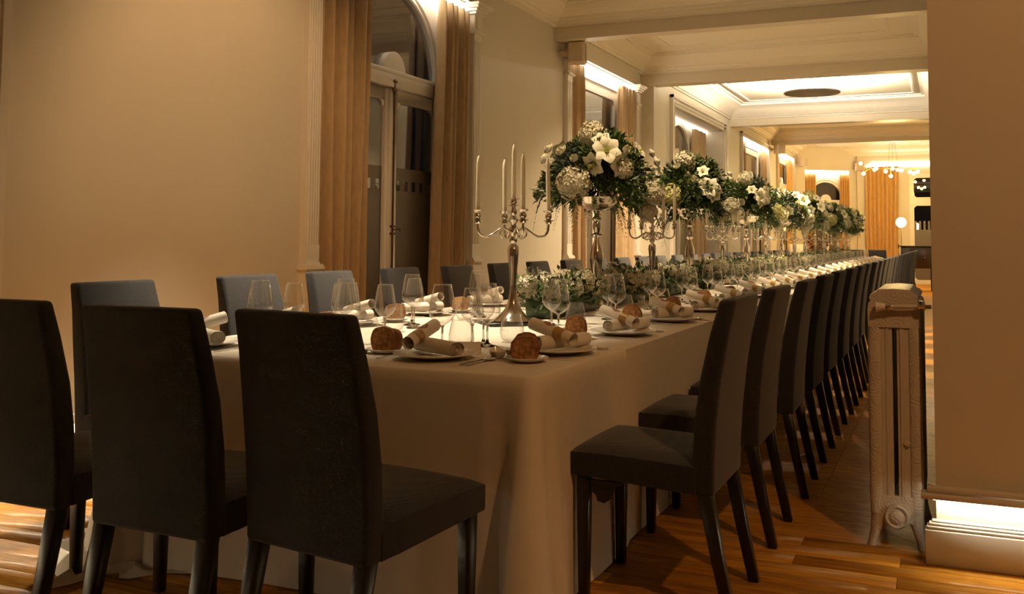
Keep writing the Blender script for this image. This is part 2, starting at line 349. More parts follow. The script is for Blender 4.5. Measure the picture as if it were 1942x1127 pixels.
# ---- windows
def lintel_arch(mb, u0, u1, z0, z1, cu, cz, r, d0, d1, n=28):
    # panel u0..u1 x z0..z1 with a half-round hole (centre cu,cz radius r) standing on z0
    inner = []; outer = []
    for i in range(n + 1):
        t = PI * i / n; cx, cz_ = math.cos(t), math.sin(t)
        inner.append((cu + r * cx, cz + r * cz_))
        k = 1e9
        if cx > 1e-6: k = min(k, (u1 - cu) / cx)
        if cx < -1e-6: k = min(k, (u0 - cu) / cx)
        if cz_ > 1e-6: k = min(k, (z1 - cz) / cz_)
        outer.append((cu + k * cx, max(cz + k * cz_, z0)))
    for i in range(n):
        q = [inner[i], outer[i], outer[i + 1], inner[i + 1]]
        mb.add([(p[0], d0, p[1]) for p in q] + [(p[0], d1, p[1]) for p in q], [(0, 1, 2, 3), (7, 6, 5, 4), (0, 3, 7, 4), (1, 5, 6, 2), (0, 4, 5, 1), (2, 6, 7, 3)])
    # corner fillers
    for cxn, sgn in ((u1, 1), (u0, -1)):
        a = math.atan2(z1 - cz, (cxn - cu) * sgn); 
        ks = [p for p in outer if abs(p[0] - cxn) < 1e-6]; kt = [p for p in outer if abs(p[1] - z1) < 1e-6 and (p[0] - cu) * sgn > 0]
        if ks and kt:
            pa = max(ks, key=lambda p: p[1]); pb = max(kt, key=lambda p: p[0] * sgn)
            q = [pa, (cxn, z1), pb]
            mb.add([(p[0], d0, p[1]) for p in q] + [(p[0], d1, p[1]) for p in q], [(0, 1, 2), (5, 4, 3), (0, 3, 4, 1), (1, 4, 5, 2)])
def frame_rect(mb, u0, u1, z0, z1, w, d0, d1, wb=None, chamfer=0.0):
    wb = w if wb is None else wb
    mb.box(u0, u0 + w, d0, d1, z0, z1); mb.box(u1 - w, u1, d0, d1, z0, z1); mb.box(u0 + w, u1 - w, d0, d1, z1 - w, z1); mb.box(u0 + w, u1 - w, d0, d1, z0, z0 + wb)
    if chamfer:
        for (cu, s1) in ((u0 + w, 1), (u1 - w, -1)):
            for cz, s2 in ((z1 - w, -1), (z0 + wb, 1)):
                q = [(cu, cz), (cu + s1 * chamfer, cz), (cu + s1 * chamfer, cz + s2 * chamfer * .3), (cu + s1 * chamfer * .45, cz + s2 * chamfer * .5), (cu + s1 * chamfer * .3, cz + s2 * chamfer), (cu, cz + s2 * chamfer)]
                n_ = len(q)
                mb.add([(p[0], d0, p[1]) for p in q] + [(p[0], d1, p[1]) for p in q], [tuple(range(n_)), tuple(range(2 * n_ - 1, n_ - 1, -1))] + [(i, i + n_, (i + 1) % n_ + n_, (i + 1) % n_) for i in range(n_)])
def film_mesh(u0, u1, z0, zt, d):
    b = MB(); w = u1 - u0
    b.box(u0, u1, d, d + 0.003, z0, zt)
    n_ = 5; s_ = w / n_; h1 = 0.085
    for i in range(n_ + 1):          # uprights between the clear ovals
        a = u0 + i * s_ - s_ * 0.27; c = a + s_ * 0.54
        b.box(max(a, u0), min(c, u1), d, d + 0.003, zt, zt + h1)
    b.box(u0, u1, d, d + 0.003, zt + h1, zt + h1 + 0.11)
    return b
def window(n, loc, rot, Wd, zh, arch=True, led=True, depth=0.17, zfilm=1.62, fan=True, hw=0.84, zt=2.60, film=True, detail=True, ledh=0.055, ledd=0.0):
    w = struct(put('window_%d' % n, None, None, loc, rot)); hw_ = hw; u = Wd / 2
    d0, d1 = depth - 0.06, depth
    # splayed reveal panel around the frame
    b = MB(); b.box(-u, -hw_, d0, d1, 0, zh); b.box(hw_, u, d0, d1, 0, zh)
    if arch:
        b.box(-hw_, hw_, d0, d1, zt + 0.80, zh); r = hw_ - 0.13
        lintel_arch(b, -hw_, hw_, zt, zt + 0.80, 0, zt, r, d0, d1)
    else:
        b.box(-hw_, hw_, d0, d1, zt + 0.66, zh); frame_rect(b, -hw_, hw_, zt, zt + 0.66, 0.10, d0, d1, wb=0.001, chamfer=0.05)
    b.obj('surround', 'trim', w)
    b = MB()                                   # raised moulding round the fanlight
    if arch:
        for rr, th in ((hw_ - 0.115, 0.018), (hw_ - 0.05, 0.012)):
            b.tube([(rr * math.cos(PI * i / 30), d0 - 0.002, zt + rr * math.sin(PI * i / 30)) for i in range(31)], th, 6)
    b.box(-hw_, hw_, d0 - 0.02, d0, zt + 0.84, zt + 0.86) if arch else b.box(-hw_ - .02, hw_ + .02, d0 - 0.02, d0, zt + 0.70, zt + 0.72)
    b.obj('moulding', 'trim', w, smooth=40)
    b = MB(); b.box(-hw_, hw_, d0 - 0.03, d1 + 0.02, zt - 0.13, zt); b.box(-hw_, hw_, d0 - 0.045, d0, zt - 0.02, zt + 0.015)
    b.obj('transom', 'trim', w, bevel=0.004, seg=1)
    b = MB(); nn = 24
    lp = lambda dd, rr: [(rr * math.cos(PI * i / nn), dd, zt - 0.012 + rr * 1.08 * math.sin(PI * i / nn)) for i in range(nn + 1)]
    b.loft([lp(d1, 0.175), lp(d0 - 0.028, 0.175), lp(d0 - 0.0315, 0.165), lp(d0 - 0.0315, 0.02)], True)
    b.obj('crest_disc', 'trim', w, smooth=35)
    MB().box(-hw_ + 0.02, hw_ - 0.02, d1 - 0.035, d1 - 0.030, zt, zt + 0.78).obj('fanlight_pane', 'pane', w)
    for sgn in (-1, 1):
        lf = MB(); a, c = (0.0, hw_ - 0.03) if sgn > 0 else (-hw_ + 0.03, 0.0)
        frame_rect(lf, a, c, 0.02, zt - 0.135, 0.105, d0 + 0.01, d1 - 0.01, wb=0.25, chamfer=0.055)
        leaf = lf.obj('door_leaf', 'trim', w, bevel=0.004, seg=1)
        MB().box(a + 0.09, c - 0.09, d1 - 0.035, d1 - 0.030, 0.2, zt - 0.22).obj('pane', 'pane', leaf)
        if film: film_mesh(a + 0.095, c - 0.095, 0.25, zfilm, d1 - 0.0365).obj('frosted_film', 'film', leaf)
    b = MB(); b.box(-0.035, 0.035, d0 - 0.015, d0 + 0.012, 0.02, zt - 0.14); b.box(-hw_ - 0.01, -hw_ + 0.03, d0 - 0.012, d0 + .01, 0, zt); b.box(hw_ - 0.03, hw_ + 0.01, d0 - 0.012, d0 + .01, 0, zt)
    b.obj('meeting_stile', 'trim', w, bevel=0.006, seg=1)
    if detail:
        b = MB(); b.tube([(0.0, d0 - 0.028, 0.3), (0.0, d0 - 0.028, zt - 0.06)], 0.009, 8)
        for z in (zt - 0.09, zt - 0.16, 1.30, 1.24, 0.6): b.box(-0.025, 0.025, d0 - 0.04, d0 - 0.014, z, z + 0.018)
        b.tube([(0, d0 - 0.03, 1.28), (0.05, d0 - 0.055, 1.29), (0.075, d0 - 0.06, 1.275)], 0.007, 6)
        b.obj('espagnolette_bolt', 'iron', w, smooth=40)
        b = MB()
        for z in (0.5, 1.55, 2.2): b.tube([(hw_ - 0.01, d0 - 0.018, z), (hw_ - 0.01, d0 - 0.018, z + 0.10)], 0.010, 8)
        b.obj('hinge', 'trim', w, smooth=40)
    b = MB(); b.box(-u, -u + 0.012, 0.0, d0, 0, zh); b.box(u - 0.012, u, 0.0, d0, 0, zh); b.box(-u, u, 0.03, d0, zh - 0.012, zh)
    b.obj('jamb_lining', 'trim', w)
    if led:
        b = MB(); b.box(-u + 0.02, u - 0.02, 0.012 + ledd, 0.040 + ledd, zh - ledh, zh - 0.013); b.obj('light_strip', 'led_soft' if ledd else 'led', w)
    return w
RL = PI / 2
yc = lambda q: (q[0] + q[1]) / 2
window(1, (XL, yc(W1), 0), RL, W1[1] - W1[0], W1[2], zt=2.62, hw=0.86)
window(2, (XL, yc(W2), 0), RL, W2[1] - W2[0], W2[2], arch=False, zt=2.62, hw=0.86)
window(3, (XL2, yc(W3) + 0.0, 0), RL, W3[1] - W3[0], W3[2], led=True, depth=0.46, hw=0.9, zt=2.5, detail=False, ledd=0.30)
window(4, (XL2, yc(W4), 0), RL, W4[1] - W4[0], W4[2], arch=False, zt=2.62, hw=0.9, detail=False)
window(5, (XL2, yc(W5), 0), RL, W5[1] - W5[0], W5[2], arch=False, zt=2.75, hw=0.9, detail=False)
window(6, (DG0.x + math.cos(dga) * (dgl / 2 - .02), DG0.y + math.sin(dga) * (dgl / 2 - .02), 0), dga, dgl - 0.6, 3.28, zt=2.40, hw=0.66, detail=False, ledh=0.09)
# end-wall window (right of the gold curtain)
w = struct(put('window_7', None, None, (-0.57, YE, 0), 0)); b = MB()
frame_rect(b, -0.45, 0.45, 0.0, 2.36, 0.12, 0.0, 0.08, chamfer=0.06); frame_rect(b, -0.45, 0.45, 2.36, 3.16, 0.12, 0.0, 0.08, chamfer=0.06)
b.obj('frame', 'trim', w); MB().box(-0.4, 0.4, 0.04, 0.045, 0.1, 3.1).obj('pane', 'pane', w)
b = MB(); b.box(-0.33, 0.33, 0.035, 0.039, 0.12, 1.55)
for i in range(6): b.box(-0.33 + i * 0.12, -0.33 + i * 0.12 + 0.06, 0.035, 0.039, 1.55, 1.80)
b.obj('frosted_film', 'film', w)
MB().box(-1.50, 0.46, -0.03, -0.004, 3.40, 3.49).obj('light_strip', 'led', w)

# ---- pilasters and casings
NT = [10]
def pilaster(y0, y1, X, ztop=3.47, cap=True):
    c = (y0 + y1) / 2; h = (y1 - y0) / 2; b = MB()
    b.box(X, X + 0.075, c - h - 0.012, c + h + 0.012, 0, 0.985); b.box(X, X + 0.09, c - h - 0.024, c + h + 0.024, 0.985, 1.005); b.box(X, X + 0.082, c - h - 0.018, c + h + 0.018, 1.005, 1.02); b.box(X, X + 0.066, c - h, c + h, 1.02, 1.035)
    b.box(X, X + 0.046, c - h, c + h, 1.035, 3.19)
    for i in range(5):
        a = c - h + 0.012 + i * (2 * h - 0.024 - 0.016) / 4; b.box(X + 0.046, X + 0.056, a, a + 0.016, 1.16, 3.12)
    b.box(X + 0.046, X + 0.056, c - h, c + h, 1.035, 1.16); b.box(X + 0.046, X + 0.056, c - h, c + h, 3.12, 3.19)
    b.box(X, X + 0.085, c - h - 0.02, c + h + 0.02, 3.19, 3.215); b.box(X, X + 0.06, c - h, c + h, 3.215, ztop - 0.09); b.box(X + .06, X + 0.068, c - h + .03, c + h - .03, 3.245, ztop - 0.12)
    for i, (e, z) in enumerate(((0.025, -0.09), (0.045, -0.065), (0.07, -0.04), (0.085, -0.015))): b.box(X, X + 0.06 + e, c - h - e, c + h + e, ztop + z, ztop + z + 0.025)
    NT[0] += 1
    return struct(b.obj('trim_%d' % NT[0], 'trim'))
pilaster(5.535, 5.69, XL); pilaster(8.07, 8.225, XL); pilaster(10.505, 10.66, XL); pilaster(13.24, 13.385, XL)
for q, X in ((W1, XL), (W2, XL)):
    NT[0] += 1; struct(MB().box(X, X + 0.05, q[0] - 0.13, q[1] + 0.10, q[2] + 0.012, 3.72).obj('trim_%d' % NT[0], 'wall'))
def casing(q, X, wd=0.17):
    b = MB(); y0, y1, z1 = q
    for k_, (o0, o1, p) in enumerate(((0.002, wd - .002, 0.025), (wd * .72, wd, 0.055), (wd * .35, wd * .5, 0.042), (0, wd * .12, 0.04))):
        b.box(X, X + p, y0 - o1, y0 - o0, 0, z1 + o1); b.box(X, X + p, y1 + o0, y1 + o1, 0, z1 + o1); b.box(X, X + p, y0 - o1, y1 + o1, z1 + o0, z1 + o1)
    NT[0] += 1; return struct(b.obj('trim_%d' % NT[0], 'trim'))
casing(W3, XL2); casing(W4, XL2, 0.1); casing(W5, XL2, 0.1)
b = MB(); b.box(XL, XL + 0.022, 3.02, 3.235, 0.29, 3.45); b.box(XL + 0.022, XL + 0.035, 3.18, 3.225, 0.29, 3.45)   # upright moulding at the far left of the wall
NT[0] += 1; struct(b.obj('trim_%d' % NT[0], 'trim'))

# ---- curtains
def curtain(label, loc, rot, u0t, u1t, u0b, u1b, z0, z1, folds, amp=0.05, m='curtain', pinch=True):
    nu, nv = folds * 16, 14; vs = []; fs = []; ph = rnd.uniform(0, 6)
    for j in range(nv + 1):
        t = j / nv; z = z1 + (z0 - z1) * t
        a = u0t + (u0b - u0t) * t; c = u1t + (u1b - u1t) * t
        for i in range(nu + 1):
            s = i / nu
            sn_ = math.sin(2 * PI * folds * s + ph)
            k = amp * (0.8 + 0.2 * t) * (math.copysign(abs(sn_) ** 0.55, sn_) + 0.35 * math.sin(2 * PI * folds * 0.5 * s + ph * 2 + t)) + amp * .25 * math.sin(2 * PI * folds * 2 * s)
            if t < 0.06: k *= 0.75
            vs.append((a + (c - a) * s + 0.01 * math.sin(9 * t + 7 * s) * t, k, z))
    for j in range(nv):
        for i in range(nu):
            p = j * (nu + 1) + i; fs.append((p, p + 1, p + nu + 2, p + nu + 1))
    b = MB(); b.add(vs, fs); me = b.mesh('curtain', m, smooth=80)
    o = put('curtain', me, None, loc, rot); md = o.modifiers.new('thick', 'SOLIDIFY'); md.thickness = 0.006; md.offset = 0
    tag(o, label, 'curtain'); return o
XC = XL + 0.0
curtain('long tan linen curtain beside the arched window, nearest to the bare wall', (XC, yc(W1), 0), RL, -1.17, -0.55, -1.17, -0.64, 0.02, 3.39, 5, 0.075)
curtain('long tan linen curtain right of the arched window, left of the candelabrum', (XC, yc(W1), 0), RL, 0.62, 1.17, 0.48, 1.10, 0.02, 3.39, 5, 0.062)
curtain('tan curtain behind the nearest tall flowers, left side of the square-topped window', (XC, yc(W2), 0), RL, -1.27, -0.78, -1.27, -0.70, 0.02, 3.40, 4, 0.045)
curtain('tan curtain behind the nearest tall flowers, right side of the square-topped window', (XC, yc(W2), 0), RL, 0.72, 1.27, 0.60, 1.27, 0.02, 3.40, 4, 0.045)
XC2 = XL2 - 0.34
curtain('pale curtain inside the deep cased window recess', (XC2 + .03, yc(W3), 0), RL, 0.75, 1.60, 0.75, 1.60, 0.02, 3.30, 5, 0.04)
XC3 = XL2 - 0.035
curtain('tan curtain at the near side of the window past the cased recess', (XC3, yc(W4), 0), RL, -1.55, -1.05, -1.55, -1.0, 0.02, 3.36, 4, 0.045)
curtain('tan curtain at the far side of the window past the cased recess', (XC3, yc(W4), 0), RL, 1.0, 1.55, 1.0, 1.55, 0.02, 3.36, 4, 0.045)
curtain('gold curtain at the near side of the last window on the long wall', (XC3, yc(W5), 0), RL, -1.35, -1.0, -1.35, -0.9, 0.02, 3.47, 3, 0.045, 'curtain_gold')
curtain('gold curtain at the far side of the last window on the long wall', (XC3, yc(W5), 0), RL, 0.75, 1.35, 0.75, 1.35, 0.02, 3.47, 4, 0.045, 'curtain_gold')
dn = Vector((-math.sin(dga), math.cos(dga)))
cxy = DG0 + (DG1 - DG0) * 0.5 + dn * 0.035
curtain('gold curtain left of the arched window at the end of the hall', (cxy.x, cxy.y, 0), dga, -0.70, -0.38, -0.70, -0.38, 0.02, 3.18, 4, 0.045, 'curtain_gold')
curtain('gold curtain right of the arched window at the end of the hall', (cxy.x, cxy.y, 0), dga, 0.40, 0.69, 0.38, 0.69, 0.02, 3.18, 4, 0.045, 'curtain_gold')
curtain('wide gold curtain on the end wall behind the globe lamp', (-1.72, YE - 0.12, 0), 0, -0.50, 0.42, -0.50, 0.36, 0.02, 3.38, 8, 0.05, 'curtain_gold')

# ================================================================== table linen
TX0, TX1, TY0, TY1, TZ = -2.95, -1.20, 2.74, 22.75, 0.77
def cloth_near(y1):
    # perimeter path: left side (far to near), near-left corner, front, near-right corner, right side (near to far)
    pts = []; rc = 0.045
    def seg(p, q, n):
        for i in range(n): pts.append((p[0] + (q[0] - p[0]) * i / n, p[1] + (q[1] - p[1]) * i / n))
    def arc(cx, cy, a0, a1, n):
        for i in range(n): a = a0 + (a1 - a0) * i / n; pts.append((cx + rc * math.cos(a), cy + rc * math.sin(a)))
    seg((TX0, y1), (TX0, TY0 + rc), 26); arc(TX0 + rc, TY0 + rc, PI, 1.5 * PI, 14); seg((TX0 + rc, TY0), (TX1 - rc, TY0), 46); arc(TX1 - rc, TY0 + rc, 1.5 * PI, 2 * PI, 14); seg((TX1, TY0 + rc), (TX1, y1), 26); pts.append((TX1, y1))
    n = len(pts); P = [Vector((p[0], p[1])) for p in pts]
    nor = []
    for i in range(n):
        t = (P[min(i + 1, n - 1)] - P[max(i - 1, 0)]).normalized(); nor.append(Vector((t.y, -t.x)))
    s = [0.0]
    for i in range(1, n): s.append(s[-1] + (P[i] - P[i - 1]).length)
    # arc positions of the corners along s
    cL = s[26 + 7]; cR = s[26 + 14 + 46 + 7]
    nz = 22; rows = []
    for j in range(nz + 1):
        t = j / nz; row = []
        for i in range(n):
            if j == 0: zz = TZ + 0.003; off = -0.014
            elif j == 1: zz = TZ - 0.004; off = 0.0
            else:
                tt = (j - 1) / (nz - 1); zz = (TZ - 0.006) * (1 - tt) + 0.004
                d = tt ** 1.15
                off = 0.006 + 0.010 * d * math.sin(s[i] * 6.0 + 1.0) * tt + 0.006 * tt
                if nor[i].x < -0.9: off -= 0.115 * min(1, max(0, (TZ - zz) / 0.25)) * min(1, max(0, (P[i].y - TY0 - .08) / 0.12))
                for cc, A, sg in ((cL, 0.17, 1), (cR, 0.135, 1)):
                    q = (s[i] - cc)
                    g = math.exp(-(q / (0.17 if cc == cL else 0.125)) ** 2)
                    off += d * g * A * (0.70 + 0.75 * math.cos(q * 40.0 + (0.9 if cc == cR else 2.6)))
            p = P[i] + nor[i] * off
            row.append((p.x, p.y, zz))
        rows.append(row)
    for k_ in range(1, 4):                    # linen pooled on the floor at the left corner
        row = []
        for i in range(n):
            g = math.exp(-((s[i] - cL - 0.06) / 0.22) ** 2); p0 = rows[nz][i]; w_ = g * 0.055 * k_ * (1 + 0.35 * math.sin(s[i] * 23))
            row.append((p0[0] + nor[i].x * w_, p0[1] + nor[i].y * w_, 0.004 + (0.030 * math.sin(k_ * 1.3 + s[i] * 9) ** 2 * g if k_ < 3 else 0.0)))
        rows.append(row)
    mb = MB(); mb.loft(rows, cap=False, closed=False)
    top = [(p[0], p[1], TZ + 0.003) for p in rows[0]]
    mb.add(top, [tuple(range(n))])
    return mb
def cloth_mid(y0, y1, out, seed, end=False):
    r = random.Random(seed); mb = MB(); ny = max(10, int((y1 - y0) / 0.06)); ph = r.uniform(0, 6)
    prof = [(0.0, TZ - 0.27, 0)]; loops = []
    for i in range(ny + 1):
        yv = y0 + (y1 - y0) * i / ny; row = []
        edge = min(i, ny - i) / ny
        for k_ in range(13):
            tt = 1 - k_ / 12; z = 0.004 + (TZ - 0.008) * (1 - tt)
            o_ = out + tt * (0.008 * math.sin(yv * 5 + ph) + 0.006) + (0.02 * tt * tt * max(0, 1 - edge * 12))
            row.append((TX0 - o_ + 0.115 * min(1, (TZ - z) / 0.25), yv, z))
        row.append((TX0 + 0.014, yv, TZ + out))
        row.append((TX1 - 0.014, yv, TZ + out))
        for k_ in range(13):
            tt = k_ / 12; z = 0.004 + (TZ - 0.008) * (1 - tt)
            o_ = out + tt * (0.008 * math.sin(yv * 5 + ph + 2) + 0.006) + (0.02 * tt * tt * max(0, 1 - edge * 12))
            row.append((TX1 + o_, yv, z))
        loops.append(row)
    mb.loft(loops, cap=False, closed=False)
    if end: mb.add(loops[-1], [tuple(range(len(loops[-1])))])
    return mb
tag(cloth_near(3.64).obj('tablecloth', 'cloth', smooth=60), 'white floor-length tablecloth at the near end with gathered corner folds', 'tablecloth', 'tablecloths on the long table')
edges = [3.60, 5.12, 7.9, 10.9, 13.9, 16.9, 19.9, TY1]
for i in range(7):
    tag(cloth_mid(edges[i] - 0.02, edges[i + 1] + 0.02, (0.0, 0.003)[i % 2], 40 + i, i == 6).obj('tablecloth', 'cloth', smooth=60),
        'white tablecloth on the long table, %s from the near end' % ORD[i + 1], 'tablecloth', 'tablecloths on the long table')

# ================================================================== chairs
def rect(x0, x1, y0, y1, z): return [(x0, y0, z), (x1, y0, z), (x1, y1, z), (x0, y1, z)]
def chair_meshes():
    b = MB()
    lv = [(0.383, 0.0, 0.075, 0.219), (0.50, -0.002, 0.075, 0.222), (0.62, -0.010, 0.074, 0.223), (0.76, -0.026, 0.070, 0.222), (0.90, -0.050, 0.064, 0.212), (1.012, -0.074, 0.056, 0.206)]
    loops = [rect(-w_, w_, yr, yr + th, z) for z, yr, th, w_ in lv]
    b.loft(loops); back = b.mesh('backrest', 'fabric', bevel=0.014, seg=3)
    b = MB(); nu, nv = 14, 14; vs = []; fs = []
    for j in range(nv + 1):
        for i in range(nu + 1):
            u = -1 + 2 * i / nu; v = -1 + 2 * j / nv
            z = 0.514 + 0.008 * v - 0.022 * max(abs(u), abs(v)) ** 8 - 0.010 * (u * u + v * v) / 2
            vs.append((u * (0.226 if v > -0.8 else 0.222), 0.275 + v * 0.215 + 0.0, z))
    for j in range(nv):
        for i in range(nu): p = j * (nu + 1) + i; fs.append((p, p + 1, p + nu + 2, p + nu + 1))
    b.add(vs, fs)
    per = [i for i in range(nu + 1)] + [(j * (nu + 1) + nu) for j in range(1, nv + 1)] + [nv * (nu + 1) + i for i in range(nu - 1, -1, -1)] + [j * (nu + 1) for j in range(nv - 1, 0, -1)]
    lo = [vs[i] for i in per]
    zb_ = lambda y_: 0.388 + 0.03 * max(0, (y_ - .06) / .43)
    b.loft([[(p[0], p[1], zb_(p[1])) for p in lo], [(p[0] * 1.006, p[1], zb_(p[1]) + 0.05) for p in lo], [(p[0] * 1.002, p[1], p[2] - 0.012) for p in lo], lo], cap=False)
    b.add([(p[0], p[1], zb_(p[1])) for p in lo][::-1], [tuple(range(len(lo)))])
    seat = b.mesh('seat', 'fabric', smooth=80)
    legs = []
    for sx in (-1, 1):
        x = 0.195 * sx
        legs.append(MB().loft([rect(x - 0.016, x + 0.016, 0.425 + 0.006, 0.425 + 0.038, 0.0), rect(x - 0.022, x + 0.022, 0.425, 0.469, 0.42)]).mesh('leg', 'leg', bevel=0.003, seg=1))
        legs.append(MB().loft([rect(x - 0.017, x + 0.017, -0.066, -0.030, 0.0), rect(x - 0.020, x + 0.020, -0.025, 0.015, 0.2), rect(x - 0.023, x + 0.023, 0.008, 0.055, 0.39)]).mesh('leg', 'leg', bevel=0.003, seg=1))
    return back, seat, legs
CB, CS, CLG = chair_meshes()
def chair(label, loc, rot, group=None, name='dining_chair'):
    t = thing(name, label, 'chair', loc, rot, group)
    put('seat', CS, t); put('backrest', CB, t)
    for l in CLG: put('leg', l, t)
    return t
P0, PITCH, NS = 3.25, 0.785, 25
for k in range(NS):
    y_ = P0 + k * PITCH
    j = rnd.uniform(-0.008, 0.008)
    lab = 'navy upholstered dining chair on the radiator side, %s from the near end' % ORD[k] if k else 'navy dining chair on the radiator side, nearest to camera, carved bracket under its seat'
    c = chair(lab, (-0.70 + j, y_, 0), RL + rnd.uniform(-0.02, 0.02), 'chairs along the radiator side')
    if k == 0:
        b = MB(); pr = [(-0.10, 0.385), (-0.085, 0.372), (-0.055, 0.365), (-0.045, 0.345), (-0.032, 0.325), (-0.015, 0.318), (0.0, 0.312), (0.02, 0.316), (0.035, 0.318), (0.042, 0.335), (0.06, 0.345), (0.075, 0.362), (0.10, 0.385)]
        b.loft([[(-0.205, 0.375 + p[0] * .65, p[1] + .012) for p in pr], [(-0.185, 0.375 + p[0] * .65, p[1] + .012) for p in pr]]); b.obj('carved_bracket', 'leg', c)['label'] = 'dark carved bracket'
LY = [3.13, 3.98, 4.69, 5.48, 6.25, 7.05, 7.79, 8.56]
for k in range(NS):
    y_ = LY[k] if k < len(LY) else LY[-1] + (k - len(LY) + 1) * 0.782
    chair('navy upholstered dining chair on the window side, %s from the near end' % ORD[k], (-3.345 + rnd.uniform(-0.012, 0.012), y_, 0), -RL + rnd.uniform(-0.03, 0.03), 'chairs along the window side')
chair('navy dining chair at the table head, back to camera, rightmost of the three', (-1.565, 2.075, 0), -0.17, 'chairs at the near table head')
chair('navy dining chair at the table head, back to camera, middle of the three', (-2.07, 2.05, 0), -0.035, 'chairs at the near table head')
chair('navy dining chair at the table head, back to camera, cut off at left', (-2.70, 2.10, 0), 0.0, 'chairs at the near table head')
for i, x in enumerate((-1.55, -2.05)):
    chair('navy dining chair at the far head of the table, %s' % ('beside the globe lamp' if i == 0 else 'behind the last flowers'), (x, 23.35, 0), PI, 'chairs at the far table head')

# ================================================================== place settings
def lathe_mesh(name, prof, m, n=24, smooth=60, cap=True): return MB().lathe(prof, n, cap=cap).mesh(name, m, smooth)
PLATE = lathe_mesh('plate', [(0.0005, 0.004), (0.085, 0.004), (0.095, 0.006), (0.105, 0.011), (0.148, 0.019), (0.151, 0.021), (0.149, 0.0235), (0.106, 0.0155), (0.096, 0.0105), (0.0005, 0.0085)], 'china', 40, cap=False)
BPLATE = lathe_mesh('bread_plate', [(0.0005, 0.002), (0.045, 0.002), (0.055, 0.006), (0.074, 0.015), (0.076, 0.0165), (0.074, 0.018), (0.054, 0.0095), (0.0005, 0.0065)], 'china', 32, cap=False)
def glass_mesh(name, h, rb, rm, rt, stem, foot, zw):
    # foot and stem solid, bowl one thin shell; zw = relative height of widest point of the bowl
    pr = [(0.0005, 0.0), (foot, 0.0), (foot, 0.0015), (foot * 0.5, 0.006), (0.008, 0.014), (0.0045, 0.03), (0.004, stem * 0.6), (0.0048, stem - 0.01), (0.009, stem)]
    hb = h - stem
    for i in range(1, 13):
        t = i / 12
        if t < zw: q = t / zw; r = 0.009 + (rm - 0.009) * math.sin(q * PI / 2) ** 0.8
        else: q = (t - zw) / (1 - zw); r = rm - (rm - rt) * (0.55 * q + 0.45 * q * q)
        pr.append((r, stem + hb * t))
    mb = MB().lathe(pr[:9], 16, cap=False, mi=1).lathe(pr[8:], 24, cap=False); rt_ = pr[-1][0]
    mb.tube([(rt_ * math.cos(2 * PI * i / 24), rt_ * math.sin(2 * PI * i / 24), h) for i in range(25)], 0.0015, 5, cap=False)
    return mb.mesh(name, ['glass', 'solid_glass'], 80)
GBIG = glass_mesh('red_wine_glass', 0.250, 0, 0.0530, 0.035, 0.092, 0.042, 0.30)
GSM = glass_mesh('white_wine_glass', 0.236, 0, 0.0455, 0.031, 0.098, 0.038, 0.34)
GTUM = lathe_mesh('tumbler', [(0.0005, 0.0), (0.030, 0.0), (0.044, 0.012), (0.051, 0.035), (0.050, 0.055), (0.044, 0.085), (0.036, 0.115)], 'glass', 28, 80, cap=False)
GTUM.materials[0] = M['glass']
def roll_mesh(L, r, turns=3):
    # rolled cloth with a spiral visible at the ends; axis along x
    b = MB(); n = 30; loops = []
    for i, (x, k) in enumerate(((-L / 2, 0.93), (-L / 2 + 0.008, 1.0), (-L * 0.1, 1.03), (L * 0.2, 0.98), (L / 2 - 0.008, 1.0), (L / 2, 0.94))):
        loops.append([(x, r * k * math.cos(2 * PI * j / n) * 1.1, r * k * math.sin(2 * PI * j / n) * 0.92 + (0.08 * r if 9 < j < 14 else 0)) for j in range(n)])
    b.loft(loops, cap=False)
    for sx in (-1, 1):
        m = 72; sp = []
        for j in range(m + 1):
            a = 2 * PI * turns * j / m; rr = r * 0.95 * (0.10 + 0.90 * j / m); sp.append((rr * math.cos(a), rr * math.sin(a) * 0.92))
        vs = []
        for p in sp: vs += [(sx * L / 2, p[0] * 1.1, p[1]), (sx * (L / 2 - 0.012), p[0] * 1.02, p[1] * 0.94)]
        b.add(vs, [(2 * i, 2 * i + 1, 2 * i + 3, 2 * i + 2) for i in range(m)])
        b.add([(sx * (L / 2 - 0.010), r * 1.0 * math.cos(2 * PI * j / n), r * 0.86 * math.sin(2 * PI * j / n)) for j in range(n)], [tuple(range(n))])
    return b.mesh('napkin_roll', 'napkin', 50)
NAP = roll_mesh(0.26, 0.028)
def menu_meshes():
    n = 28; b = MB(); L, r = 0.215, 0.024; loops = []
    for x in (-L / 2, L / 2): loops.append([(x, r * math.cos(2 * PI * j / n), r * math.sin(2 * PI * j / n)) for j in range(n)])
    b.loft(loops, cap=False)
    li = [[(x, (r - .0015) * math.cos(-2 * PI * j / n), (r - .0015) * math.sin(-2 * PI * j / n)) for j in range(n)] for x in (-L / 2, L / 2)]
    b.loft(li, cap=False); body = b.mesh('menu_roll', 'paper', 60)
    b = MB(); loops = [[(x, (r + 0.0012) * math.cos(2 * PI * j / n), (r + 0.0012) * math.sin(2 * PI * j / n)) for j in range(n)] for x in (0.02, 0.066)]
    b.loft(loops, cap=False); band = b.mesh('paper_band', 'gold', 60)
    b = MB(); vs = []; fs = []
    for i in range(9):
        for j in range(9):
            u = -1 + 2 * i / 8; v = -1 + 2 * j / 8
            k_ = math.sqrt(max(1e-6, 1 - 0.5 * min(1, u * u * v * v * 2))); a = 0.65 * v * k_ + PI / 2
            vs.append((-0.018 + 0.026 * u * k_, (r + 0.001) * math.cos(a), (r + 0.001) * math.sin(a)))
    for i in range(8):
        for j in range(8): p = i * 9 + j; fs.append((p, p + 1, p + 10, p + 9))
    b.add(vs, fs); pr = b.mesh('flower_print', 'print', 60)
    return body, band, pr
